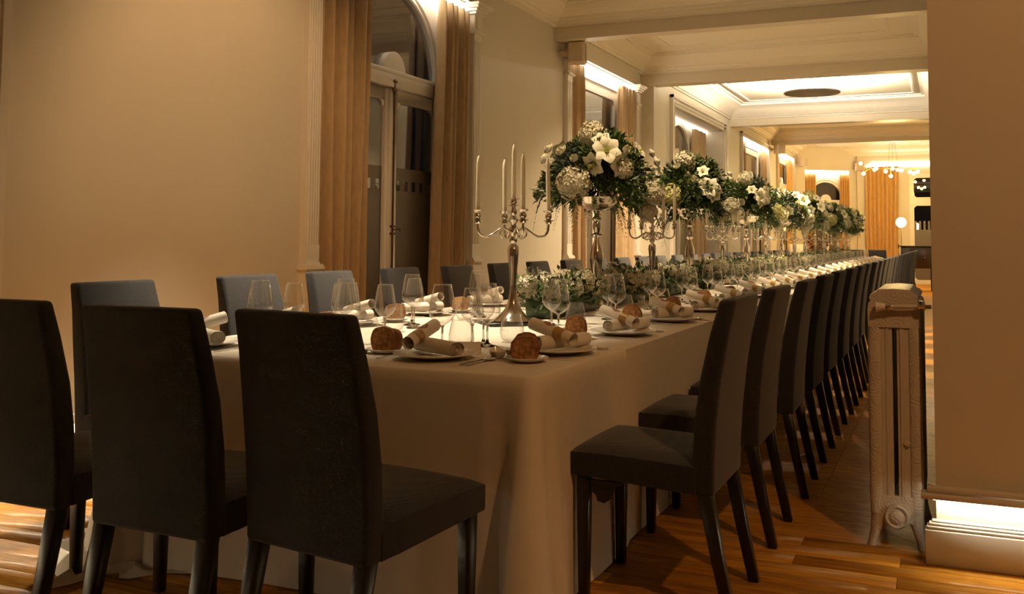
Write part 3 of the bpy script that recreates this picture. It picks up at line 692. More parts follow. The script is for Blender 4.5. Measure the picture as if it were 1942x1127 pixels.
MEN, BAND, PRINT = menu_meshes()
def bread_mesh(w, h, th, seed):
    r = random.Random(seed); n = 22; out = []
    for i in range(n):
        a = 2 * PI * i / n; x = w / 2 * math.copysign(abs(math.cos(a)) ** 0.8, math.cos(a)); z = h * (0.5 + 0.5 * math.copysign(abs(math.sin(a)) ** 0.7, math.sin(a)))
        if z < h * .12: z = 0
        x *= 1 - 0.18 * (z / h) ** 2
        out.append((x * r.uniform(.96, 1.03), z * r.uniform(.97, 1.02)))
    b = MB(); lp = lambda yv, k: [(p[0] * k, yv, h * 0.45 + (p[1] - h * 0.45) * k) for p in out]
    L0, L1, L2, L3 = lp(-th / 2, 0.93), lp(-th / 2 + 0.003, 1.0), lp(th / 2 - 0.003, 1.0), lp(th / 2, 0.93)
    b.loft([L0, L1, L2, L3], cap=False, mi=0); b.add(L0, [tuple(range(n))], 1); b.add(L3, [tuple(range(n - 1, -1, -1))], 1)
    return b.mesh('bread_slice', ['crust', 'crumb'], 40)
BRD = [bread_mesh(0.098, 0.092, 0.028, 3), bread_mesh(0.090, 0.080, 0.026, 8), bread_mesh(0.108, 0.084, 0.030, 15)]
def fork_mesh():
    b = MB()
    pts = [(-0.0035, -0.10), (0.0035, -0.10), (0.0028, -0.02), (0.0025, 0.03), (0.009, 0.055), (0.011, 0.07), (-0.011, 0.07), (-0.009, 0.055), (-0.0025, 0.03), (-0.0028, -0.02)]
    zc = lambda y_: 0.003 + 0.006 * max(0, (y_ - 0.02) / 0.08) ** 1.5
    b.loft([[(p[0], p[1], zc(p[1])) for p in pts], [(p[0], p[1], zc(p[1]) + 0.0022) for p in pts]])
    for i in range(4): x = -0.0095 + i * 0.0063; b.box(x - 0.0016, x + 0.0016, 0.07, 0.108, 0.0085, 0.0105)
    return b.mesh('fork', 'steel', 40)
def knife_mesh():
    b = MB(); pts = [(-0.005, -0.115), (0.005, -0.115), (0.004, -0.01), (0.0085, 0.0), (0.0095, 0.07), (0.004, 0.105), (-0.003, 0.112), (-0.004, 0.0)]
    b.loft([[(p[0], p[1], 0.001) for p in pts], [(p[0], p[1], 0.0045) for p in pts]]); return b.mesh('knife', 'steel', 40)
def spoon_mesh():
    b = MB(); pts = [(-0.0045, -0.115), (0.0045, -0.115), (0.003, 0.02), (-0.003, 0.02)]
    b.loft([[(p[0], p[1], 0.002) for p in pts], [(p[0], p[1], 0.005) for p in pts]])
    b.ball((0, 0.055, 0.006), 0.036, 16, 8, (0.62, 1, 0.18)); return b.mesh('spoon', 'steel', 60)
FORK, KNIFE, SPOON = fork_mesh(), knife_mesh(), spoon_mesh()
def setting(px, py, ang, where, grp, gpos=None, tpos=(0.34, 0.33), near=False, bpos=(-0.25, 0.09), card=False, seed=0, mh=1.37, mx=-0.03):
    # local frame: right r, forward f (towards the table centre); plate centre at px,py; ang = heading of local +x
    r = random.Random(seed + 5); ca, sa = math.cos(ang), math.sin(ang)
    def P(a, f, z=TZ + 0.004): return (px + ca * a - sa * f, py + sa * a + ca * f, z)
    jj = lambda k=0.006: r.uniform(-k, k)
    tag(put('dinner_plate', PLATE, None, P(0, 0), ang), 'white china dinner plate at ' + where, 'plate', 'dinner plates ' + grp)
    tag(put('napkin_roll', NAP, None, P(0.02 + jj(), -0.01, TZ + 0.049), (0, 0, ang + math.atan2(-0.19, 0.38) + jj(0.08))), 'rolled cream linen napkin on the plate at ' + where, 'napkin', 'rolled napkins ' + grp)
    m = tag(put('menu_roll', MEN, None, P(mx + jj(), 0.01, TZ + 0.088), (0, 0.22, ang + PI * mh + jj(0.08))), 'rolled menu with gold band and red flower at ' + where, 'menu', 'rolled menus ' + grp)
    put('paper_band', BAND, m); put('flower_print', PRINT, m)
    tag(put('bread_plate', BPLATE, None, P(*bpos), ang), 'small white bread plate at ' + where, 'plate', 'bread plates ' + grp)
    k = r.randrange(3)
    e1, e2, ba = ((0, -0.018), (0.012, 0.020), ang) if abs(ang) < 0.1 else ((-0.018, 0.0), (0.020, 0.012), 0.30)
    tag(put('bread_slice', BRD[k], None, P(bpos[0] + e1[0], bpos[1] + e1[1], TZ + 0.0135), (0.06, 0, ba + r.uniform(-0.2, 0.2))), 'front brown bread slice on the bread plate at ' + where, 'bread', 'bread slices ' + grp)
    tag(put('bread_slice', BRD[(k + 1) % 3], None, P(bpos[0] + e2[0], bpos[1] + e2[1], TZ + 0.0135), (-0.08, 0, ba + r.uniform(-0.2, 0.2))), 'rear brown bread slice on the bread plate at ' + where, 'bread', 'bread slices ' + grp)
    g1, g2 = gpos or ((-0.14, 0.26), (0.0, 0.35))
    tag(put('wine_glass', GBIG, None, P(g1[0] + jj(), g1[1] + jj()), r.uniform(0, 6)), 'large empty red-wine glass at ' + where, 'wine glass', 'wine glasses ' + grp)
    tag(put('wine_glass', GSM, None, P(g2[0] + jj(), g2[1] + jj()), r.uniform(0, 6)), 'smaller empty white-wine glass at ' + where, 'wine glass', 'wine glasses ' + grp)
    tag(put('tumbler', GTUM, None, P(*tpos), 0), 'stemless empty water tumbler at ' + where, 'tumbler', 'water tumblers ' + grp)
    tag(put('fork', FORK, None, P(-0.175, -0.015), ang + jj(0.06)), 'steel fork left of the plate at ' + where, 'fork', 'forks ' + grp)
    tag(put('knife', KNIFE, None, P(0.172, -0.02), ang + jj(0.06)), 'steel knife right of the plate at ' + where, 'knife', 'knives ' + grp)
    if near: tag(put('spoon', SPOON, None, P(0.200, -0.02), ang + jj(0.06)), 'steel spoon right of the plate at ' + where, 'spoon', 'spoons ' + grp)
    if card:
        b = MB(); q = [(-0.05, 0.025, 0), (0.05, 0.025, 0), (0.05, 0, 0.045), (-0.05, 0, 0.045), (0.05, -0.025, 0), (-0.05, -0.025, 0)]
        b.add(q, [(0, 1, 2, 3), (3, 2, 4, 5)]); b.add([(p[0], p[1] * 0.94, p[2] - 0.0012) for p in q], [(3, 2, 1, 0), (5, 4, 2, 3)])
        o = tag(put('place_card', b.mesh('place_card', 'paper'), None, P(card[0], card[1]), ang + card[2]), 'folded cream place card at ' + where, 'place card', 'place cards')
NSET = 24
for k in range(NSET):
    y_ = P0 + 0.10 + k * PITCH
    setting(-1.375, y_, RL, 'the %s place on the radiator side' % ORD[k], 'along the radiator side', near=(k < 4), seed=k,
            bpos=(-0.28, 0.0) if k == 0 else (-0.235, 0.13), gpos=((0.10, 0.345), (0.14, 0.385)) if k == 0 else None, tpos=(0.30, 0.33) if k == 0 else (0.33, 0.36), card=(-0.16, 0.30, -1.2) if k == 0 else False)
for k in range(NSET):
    y_ = (LY[k] if k < len(LY) else LY[-1] + (k - len(LY) + 1) * 0.782) + 0.02
    setting(-2.765, y_ + (0.30 if k == 0 else 0.04), -RL, 'the %s place on the window side' % ORD[k], 'along the window side', seed=100 + k, tpos=(0.2, 0.36))
setting(-1.715, 3.02, 0.0, 'the corner place of the table head', 'at the table head', gpos=((-0.12, 0.27), (-0.015, 0.32)), tpos=(-0.07, 0.33), bpos=(-0.25, 0.07), near=True, card=(-0.30, 0.14, 0.5), seed=201, mh=1.50, mx=-0.065)
setting(-2.25, 3.02, 0.0, 'the middle place of the table head', 'at the table head', gpos=((0.0, 0.23), (0.05, 0.42)), tpos=(0.06, 0.28), bpos=(-0.25, 0.07), near=True, seed=205)
setting(-2.74, 2.98, 0.0, 'the left place of the table head', 'at the table head', gpos=((0.05, 0.27), (0.13, 0.40)), tpos=(0.2, 0.28), bpos=(0.26, 0.10), seed=209)
# extra small dishes at the near corner
def leafdish(loc, s, rot, label):
    b = MB(); n = 20; loops = []
    for r_, z in ((0.010, 0.0), (0.026, 0.004), (0.036, 0.018), (0.040, 0.030), (0.038, 0.031), (0.033, 0.018), (0.022, 0.007)):
        loops.append([(r_ * math.cos(2 * PI * i / n) * (1.15 if math.cos(2 * PI * i / n) > 0 else 0.95), r_ * math.sin(2 * PI * i / n) * 0.85, z + (0.012 * max(0, math.cos(2 * PI * i / n)) ** 3 if z > .015 else 0)) for i in range(n)])
    b.loft(loops, cap=True); o = put('shell_dish', b.mesh('shell_dish', 'china', 50), None, loc, rot, s); tag(o, label, 'dish', 'small dishes')
leafdish((-1.512, 3.115, TZ + .004), 0.9, 2.2, 'small white shell dish between the spoon and the corner bread plate, left one')
leafdish((-1.452, 3.145, TZ + .004), 1.05, 0.3, 'small white shell dish touching the corner bread plate, right one')
leafdish((-1.60, 3.90, TZ + .004), 1.0, 0.9, 'small white dish beside the second bread plate on the radiator side')

# ================================================================== flowers
def leaves_mesh(name, pts, dirs, sizes, mats, seed, fold=0.25, widths=0.42, mi=None):
    # one folded four-triangle leaf per point
    g = np.random.default_rng(seed); n = len(pts); d = dirs / np.linalg.norm(dirs, axis=1)[:, None]
    rv = g.normal(size=(n, 3)); sd = np.cross(d, rv); sd /= np.linalg.norm(sd, axis=1)[:, None]; up = np.cross(sd, d)
    L = sizes[:, None]; Wd = L * widths
    p0 = pts; p1 = pts + d * L * 0.45 + sd * Wd * 0.5 + up * Wd * fold; p2 = pts + d * L + up * (-0.12 * L); p3 = pts + d * L * 0.45 - sd * Wd * 0.5 + up * Wd * fold; pm = pts + d * L * 0.5
    V = np.stack([p0, p1, p2, p3, pm], 1).reshape(-1, 3); base = np.arange(n)[:, None] * 5
    F = np.concatenate([base + np.array([0, 1, 4]), base + np.array([1, 2, 4]), base + np.array([2, 3, 4]), base + np.array([3, 0, 4])], 0)
    me = bpy.data.meshes.new(name); me.vertices.add(len(V)); me.vertices.foreach_set('co', V.ravel().astype(np.float32))
    me.loops.add(len(F) * 3); me.loops.foreach_set('vertex_index', F.ravel().astype(np.int32))
    me.polygons.add(len(F)); me.polygons.foreach_set('loop_start', np.arange(0, len(F) * 3, 3, dtype=np.int32))
    for m in mats: me.materials.append(M[m])
    if mi is not None: me.polygons.foreach_set('material_index', np.tile(mi, 4).astype(np.int32))
    me.update(); me.validate(); return me
def dome_leaves(name, n, c, rad, seed, zmin=-1.0, size=(0.035, 0.075), droop=0.0):
    g = np.random.default_rng(seed)
    v = g.normal(size=(n, 3)); v /= np.linalg.norm(v, axis=1)[:, None]; v[:, 2] = np.where(v[:, 2] < zmin, -v[:, 2], v[:, 2])
    # lumpy sprays: pull to a number of random spray directions
    k = g.normal(size=(46, 3)); k /= np.linalg.norm(k, axis=1)[:, None]; kl = g.uniform(0.80, 1.22, 46)
    idx = np.argmax(v @ k.T + g.normal(size=(n, 46)) * 0.05, 1)
    rr = (g.uniform(0, 1, n) ** 0.45) * kl[idx]
    v2 = v * 0.55 + k[idx] * 0.45; v2 /= np.linalg.norm(v2, axis=1)[:, None]
    pts = np.array(c) + v2 * np.array(rad) * rr[:, None]
    side = np.hypot(v2[:, 0], v2[:, 1]) * rr
    pts[:, 2] -= droop * np.clip(side - 0.55, 0, 1) ** 1.3
    dirs = v2 + g.normal(size=(n, 3)) * 0.55; dirs[:, 2] -= droop * side * 0.8
    keep = ~((pts[:, 2] < 0.735) & (np.hypot(pts[:, 0], pts[:, 1]) < 0.21)); pts = pts[keep]; dirs = dirs[keep]; idx = idx[keep]; n = len(pts)
    mi = (idx % 5 == 0) * 1 + (idx % 5 == 1) * 2
    return leaves_mesh(name, pts, dirs, g.uniform(*size, n), ['leaf', 'leaf2', 'euca'], seed + 1, mi=mi)
def frond_mesh(seed, L=0.26):
    g = random.Random(seed); pts = []; dirs = []; sz = []; b = []
    for i in range(26):
        t = i / 26; p = Vector((0.10 * t, 0, -L * t + 0.03 * math.sin(3 * t))); l = 0.045 * (1 - t * 0.85)
        for s_ in (-1, 1): pts.append(p); dirs.append((0.25, s_ * 1.0, -0.55)); sz.append(l + 0.006)
    return leaves_mesh('fern_frond', np.array([tuple(p) for p in pts]), np.array(dirs, float), np.array(sz), ['leaf'], seed, 0.05, 0.20)
def hyd_mesh(m, seed, R=0.075, n=96):
    g = np.random.default_rng(seed); i = np.arange(n) + 0.5; ph = np.arccos(1 - 2 * i / n); th = PI * (1 + 5 ** 0.5) * i
    v = np.stack([np.cos(th) * np.sin(ph), np.sin(th) * np.sin(ph), np.cos(ph)], 1)
    b = MB()
    b.ball((0, 0, 0), R * 0.76, 12, 8)
    for q in v:
        q = Vector(q); q.z *= 0.9; a = q.orthogonal().normalized(); c = q.cross(a).normalized(); rot = g.uniform(0, 1.6); rr = R * g.uniform(0.84, 1.12); s_ = R * 0.20; q = (q + Vector(g.normal(size=3)) * 0.28).normalized(); a = q.orthogonal().normalized(); c = q.cross(a).normalized()
        cen = q * rr
        for k_ in range(4):
            an = rot + k_ * PI / 2; e1 = a * math.cos(an) + c * math.sin(an); e2 = a * math.cos(an + PI / 2) + c * math.sin(an + PI / 2)
            b.add([cen - q * R * .03, cen + e1 * s_ + e2 * s_ * .6 + q * R * .07, cen + e1 * s_ * 1.45 + q * R * .0, cen + e1 * s_ - e2 * s_ * .6 + q * R * .07], [(0, 1, 2, 3)])
    return b.mesh('hydrangea', m)
def rose_mesh(R=0.042, m='petal'):
    b = MB()
    for k_ in range(4):
        r0 = R * (0.3 + 0.23 * k_); n = 4 + k_
        for i in range(n):
            a0 = 2 * PI * i / n + k_; vs = []; fs = []; nu, nv = 5, 4
            for v in range(nv + 1):
                for u in range(nu + 1):
                    a = a0 + (u / nu - 0.5) * 2 * PI / n * 1.5; t = v / nv
                    rr = r0 * (0.35 + 0.75 * math.sin(t * PI * 0.6)) * (1 + 0.10 * t * t * math.cos(2 * (u / nu - .5) * PI)); vs.append((rr * math.cos(a), rr * math.sin(a), R * 1.1 * t * (1.15 - 0.16 * k_) - 0.12 * R * abs(u / nu - 0.5) * t - R * .5))
            for v in range(nv):
                for u in range(nu): p = v * (nu + 1) + u; fs.append((p, p + 1, p + nu + 2, p + nu + 1))
            b.add(vs, fs)
    return b.mesh('rose', m, 70)
def lily_mesh(R=0.085):
    b = MB()
    for i in range(6):
        a0 = 2 * PI * i / 6; vs = []; fs = []; nu, nv = 4, 7; wmax = 0.036 if i % 2 else 0.046
        for v in range(nv + 1):
            t = v / nv; w_ = wmax * math.sin(PI * (0.12 + 0.86 * t)) ** 0.8
            rr = 0.008 + R * (t ** 1.35); zz = R * (0.95 * t - 0.55 * t ** 3)
            for u in range(nu + 1):
                q = u / nu - 0.5
                x = rr; y_ = q * 2 * w_ ; z_ = zz - abs(q) * 0.35 * w_
                vs.append((x * math.cos(a0) - y_ * math.sin(a0), x * math.sin(a0) + y_ * math.cos(a0), z_))
        for v in range(nv):
            for u in range(nu): p = v * (nu + 1) + u; fs.append((p, p + 1, p + nu + 2, p + nu + 1))
        b.add(vs, fs, 0)
    b.lathe([(0.004, 0.0), (0.016, 0.018), (0.006, 0.05)], 8, mi=1)
    for i in range(5): a = 1.2 * i; b.tube([(0, 0, 0.02), (0.012 * math.cos(a), 0.012 * math.sin(a), 0.075)], 0.0018, 5, mi=1)
    return b.mesh('lily', ['petal', 'lilyc'], 70)
HY = [hyd_mesh('hyd', 1), hyd_mesh('hydg', 2)]; RO = rose_mesh(); LI = lily_mesh(); FR = [frond_mesh(3), frond_mesh(4, 0.22)]
FOL = [dome_leaves('foliage', 8200, (0, 0, 0.87), (0.335, 0.335, 0.25), 20 + i, -0.75, (0.024, 0.060), 0.30) for i in range(3)]
STAND = MB().lathe([(0.10, 0.0), (0.108, 0.006), (0.10, 0.014), (0.065, 0.028), (0.034, 0.05), (0.022, 0.085), (0.018, 0.13), (0.024, 0.19), (0.038, 0.27), (0.043, 0.32), (0.036, 0.37), (0.020, 0.41), (0.016, 0.435), (0.034, 0.452), (0.036, 0.462), (0.018, 0.475), (0.024, 0.50), (0.027, 0.52), (0.020, 0.545), (0.030, 0.558), (0.030, 0.566), (0.017, 0.58), (0.018, 0.61), (0.03, 0.628)], 24).mesh('stand', 'silver', 50)
BOWL = MB().lathe([(0.012, 0.612), (0.05, 0.616), (0.10, 0.638), (0.13, 0.668), (0.142, 0.697), (0.146, 0.70), (0.138, 0.695), (0.12, 0.66), (0.05, 0.63)], 36, cap=True).mesh('bowl', 'silver', 60)
def aim(o, v): o.rotation_euler = Vector(v).to_track_quat('Z', 'Y').to_euler()
def bloom(me, name, parent, p, d, s=1.0, roll=0.0):
    o = put(name, me, parent, p, None, s); o.rotation_euler = (Vector(d).to_track_quat('Z', 'Y') @ Matrix.Rotation(roll, 3, 'Z').to_quaternion()).to_euler(); return o
def centerpiece(loc, rot, label, var):
    t = thing('floral_centerpiece', label, 'flower arrangement', loc, rot, 'tall flower arrangements on silver stands')
    put('stand', STAND, t); put('bowl', BOWL, t)
    stuff(put('foliage', FOL[var % 3], t, (0, 0, 0), var * 0.9))
    r = random.Random(var)
    fl = [(HY[0], (-0.155, -0.27, 0.775), 1.28), (HY[0], (-0.03, -0.13, 1.085), 1.12), (HY[0], (0.155, -0.28, 0.86), 0.72), (HY[0], (0.345, -0.10, 0.72), 0.95), (HY[0], (0.33, -0.04, 0.60), 0.75), (HY[0], (-0.30, 0.16, 0.83), 0.9), (HY[0], (0.05, 0.30, 0.85), 1.1), (HY[0], (0.25, 0.22, 0.95), 0.9)]
    if var: fl = [(HY[(i + var) % 4 == 1], (p[0] * r.uniform(.8, 1.1), p[1] * r.uniform(.9, 1.1), p[2] + r.uniform(-.06, .06)), s * r.uniform(.85, 1.1)) for i, (m_, p, s) in enumerate(fl)]
    for m_, p, s in fl: bloom(m_, 'hydrangea', t, p, (p[0], p[1], p[2] - 0.8), s, r.uniform(0, 6))
    for p, d, s in (((0.045, -0.30, 0.965), (0.05, -1, 0.35), 1.0), ((-0.02, -0.27, 0.90), (-0.7, -0.8, -0.5), 0.9), ((0.11, -0.27, 0.90), (0.8, -0.8, -0.3), 0.95), ((0.02, -0.25, 1.03), (-0.2, -0.9, 0.7), 0.7), ((0.25, -0.12, 0.98), (0.9, -0.4, 0.6), 0.7), ((-0.22, 0.2, 1.0), (-.6, .6, .6), 0.9)):
        if var: p = (p[0] + r.uniform(-.14, .14), p[1] + r.uniform(-.02, .05), p[2] + r.uniform(-.12, .06))
        bloom(LI, 'lily', t, p, d, s, r.uniform(0, 6))
    for i in range(9):
        a = r.uniform(0, 2 * PI); z = r.uniform(0.80, 1.06); k_ = 0.37 * math.sqrt(max(0.05, 1 - ((z - 0.86) / 0.30) ** 2)) + 0.02
        p = (k_ * math.cos(a), k_ * math.sin(a), z)
        if i == 0 and not var: p = (-0.31, -0.12, 1.00)
        if i == 1 and not var: p = (-0.23, -0.20, 0.985)
        bloom(RO, 'lisianthus', t, p, (p[0], p[1], p[2] - .8), r.uniform(0.55, 0.85), 0)
    for i in range(15):
        a = 2 * PI * i / 15 + r.uniform(-.15, .15); k_ = r.uniform(0.20, 0.36)
        put('fern_frond', FR[i % 2], t, (k_ * math.cos(a), k_ * math.sin(a), r.uniform(0.62, 0.74)), (0, r.uniform(-.1, .2), a), r.uniform(0.8, 1.15))
    return t
# low flower boxes
FOLB = [None] * 3
def box_leaves(seed):
    g = np.random.default_rng(seed); n = 620
    p = np.stack([g.uniform(-0.115, 0.115, n), g.uniform(-0.40, 0.40, n), np.abs(g.normal(0.125, 0.045, n))], 1)
    d = g.normal(size=(n, 3)) * 0.6 + np.stack([p[:, 0] * 7, p[:, 1] * 0.6, np.full(n, 0.45)], 1)
    mi = g.integers(0, 6, n); mi = np.where(mi == 4, 1, np.where(mi == 5, 2, 0))
    return leaves_mesh('foliage', p, d, g.uniform(0.03, 0.075, n), ['leaf', 'leaf2', 'euca'], seed + 3, mi=mi)
FOLB = [box_leaves(60 + i) for i in range(3)]
WRAP = MB().loft([rect(-0.075, 0.075, -0.36, 0.36, 0.0), rect(-0.08, 0.08, -0.365, 0.365, 0.05), rect(-0.078, 0.078, -0.362, 0.362, 0.10)]).mesh('leaf_wrapped_box', 'wrap', bevel=0.006)
def flower_box(y_, label, var):
    r = random.Random(300 + var)
    t = thing('flower_box', label, 'flower arrangement', (-2.08 + r.uniform(-.01, .01), y_, TZ + 0.006), 0, 'low flower boxes along the table')
    put('leaf_wrapped_box', WRAP, t); stuff(put('foliage', FOLB[var % 3], t, None, (0, 0, PI * (var % 2))))
    for i in range(9):
        yy = -0.36 + i * 0.09; x = (0.07 if i % 2 else -0.06) + r.uniform(-.025, .025)
        bloom(HY[1 if r.random() < 0.07 and var else 0], 'hydrangea', t, (x, yy + r.uniform(-.02, .02), r.uniform(0.135, 0.185)), (x * 4, 0, 1), r.uniform(0.62, 0.98), r.uniform(0, 6))
    for i in range(8):
        x = r.choice((-1, 1)) * r.uniform(0.03, 0.12); bloom(RO, 'lisianthus', t, (x, r.uniform(-0.38, 0.38), r.uniform(0.14, 0.20)), (x * 5, r.uniform(-.4, .4), 1), r.uniform(0.7, 1.0))
    return t
# ---- candelabra
def candelabra_meshes():
    st = MB().lathe([(r_, z_ if z_ < 0.5 else 0.5 + (z_ - 0.5) * 0.75) for r_, z_ in [(0.098, 0.0), (0.102, 0.006), (0.095, 0.014), (0.070, 0.032), (0.044, 0.062), (0.026, 0.10), (0.018, 0.15), (0.017, 0.19), (0.021, 0.26), (0.027, 0.33), (0.030, 0.365), (0.027, 0.385), (0.013, 0.40), (0.020, 0.413), (0.021, 0.425), (0.013, 0.438), (0.019, 0.45), (0.024, 0.462), (0.018, 0.475), (0.013, 0.50), (0.022, 0.515), (0.026, 0.53), (0.018, 0.545), (0.011, 0.56), (0.017, 0.575), (0.019, 0.59), (0.010, 0.61), (0.012, 0.625), (0.027, 0.628), (0.027, 0.632), (0.011, 0.636), (0.016, 0.645), (0.018, 0.655), (0.014, 0.665), (0.028, 0.674), (0.028, 0.678), (0.013, 0.679)]], 20).mesh('stem', 'silver', 50)
    arm = MB(); pts = []
    pts = [(0.012, 0, 0.455), (0.03, 0, 0.472), (0.05, 0, 0.480), (0.07, 0, 0.474), (0.09, 0, 0.460), (0.11, 0, 0.446), (0.13, 0, 0.437), (0.15, 0, 0.436), (0.168, 0, 0.442), (0.181, 0, 0.455), (0.187, 0, 0.472), (0.189, 0, 0.49), (0.189, 0, 0.50)]
    e = (0.186, 0, 0.470)
    arm.tube(pts, [0.0075] * 4 + [0.0065] * (len(pts) - 4), 8)
    cu = [(0.026 * math.cos(a) + 0.045, 0, 0.452 + 0.026 * math.sin(a)) for a in [i * 2 * PI / 14 for i in range(15)]]; arm.tube(cu, 0.0045, 6)
    a_ = arm.mesh('arm', 'silver', 60); ex, ez = e[0] + 0.003, e[2] + 0.03
    cup = MB().lathe([(0.008, 0.0), (0.017, 0.006), (0.015, 0.014), (0.027, 0.018), (0.027, 0.021), (0.011, 0.024), (0.017, 0.036), (0.018, 0.045), (0.012, 0.056), (0.027, 0.068), (0.028, 0.072), (0.012, 0.073)], 16).mesh('candle_cup', 'silver', 50)
    can = MB().lathe([(0.0110, 0.0), (0.0118, 0.10), (0.0112, 0.24), (0.0092, 0.262), (0.0048, 0.279), (0.002, 0.284)], 14).mesh('candle', 'candle', 60)
    wk = MB().tube([(0, 0, 0.282), (0.001, 0, 0.292)], 0.001, 5).mesh('wick', 'wick')
    return st, a_, cup, can, wk, ex, ez
CST, CAR, CCU, CCA, CWK, EX, EZ = candelabra_meshes()
SLATE = MB().box(-0.17, 0.17, -0.17, 0.17, 0, 0.006).mesh('mirror_tile', 'slate', bevel=0.001, seg=1)
def candelabra(y_, rot, label, slabel, k, x=-2.08):
    tag(put('mirror_tile', SLATE, None, (x - 0.01, y_ + 0.02, TZ + 0.005), 0.75 if k % 2 == 0 else 0.6), slabel, 'tile', 'mirror tiles under the candelabra')
    t = thing('candelabrum', label, 'candelabra', (x, y_, TZ + 0.0115), rot, 'five-arm candelabra')
    put('stem', CST, t)
    c = put('candle', CCA, t, (0, 0, 0.631)); put('wick', CWK, c)
    for i in range(4):
        a = i * PI / 2
        ar = put('arm', CAR, t, None, a); cp = put('candle_cup', CCU, ar, (EX, 0, EZ))
        c = put('candle', CCA, t, (EX * math.cos(a), EX * math.sin(a), EZ + 0.068), (rnd.uniform(-.02, .02), rnd.uniform(-.02, .02), 0)); put('wick', CWK, c)
    return t
CY = [4.46, 6.95, 9.38, 11.8, 14.15, 16.5, 18.85, 21.2]; VY = [5.72, 8.08, 10.58, 13.0, 15.35, 17.7, 20.05, 22.2]
wordn = ['nearest', 'second', 'third', 'fourth', 'fifth', 'sixth', 'seventh', 'farthest']
for k in range(8):
    candelabra(CY[k], 0.39 + 0.30 + (0.05 * k if k else 0), 'silver five-candle candelabrum, %s to the camera' % wordn[k] if k == 0 else 'silver five-candle candelabrum on the table, %s from the near end' % wordn[k], 'black mirror tile under the %s candelabrum' % wordn[k], k)
    centerpiece((-2.08, VY[k], TZ + 0.006), 0.391 + (0 if k == 0 else (k * 0.5 - 1.0) * 0.4), 'tall white flower arrangement on silver stand, %s%s' % (wordn[k], ' to the camera' if k == 0 else ' from the near end'), k)
seqs = sorted(CY + VY); bi = 0
for a_, c_ in zip(seqs[:-1], seqs[1:]):
    flower_box((a_ + c_) / 2 + (0.06 if bi == 0 else 0), 'low box of white hydrangeas and leaves on the table, %s from the near end' % ORD[bi], bi); bi += 1
# votive glasses
VOT = MB().lathe([(0.022, 0.0), (0.026, 0.002), (0.028, 0.05), (0.030, 0.062), (0.028, 0.062), (0.025, 0.012), (0.001, 0.010)], 16, cap=True).mesh('cup', 'glass', 50)
VWX = MB().lathe([(0.019, 0.012), (0.019, 0.026), (0.001, 0.026)], 12).mesh('tea_light', 'candle', 50)
vi = 0
for y_, x in ((5.42, -1.90), (6.05, -1.89), (7.35, -1.90), (8.5, -1.90), (9.85, -1.90), (11.1, -1.90)):
    t = thing('votive_holder', 'small glass votive holder beside the low flowers, %s from the near end' % ORD[vi], 'votive', (x, y_, TZ + 0.008), 0, 'votive holders'); put('cup', VOT, t); put('tea_light', VWX, t); vi += 1

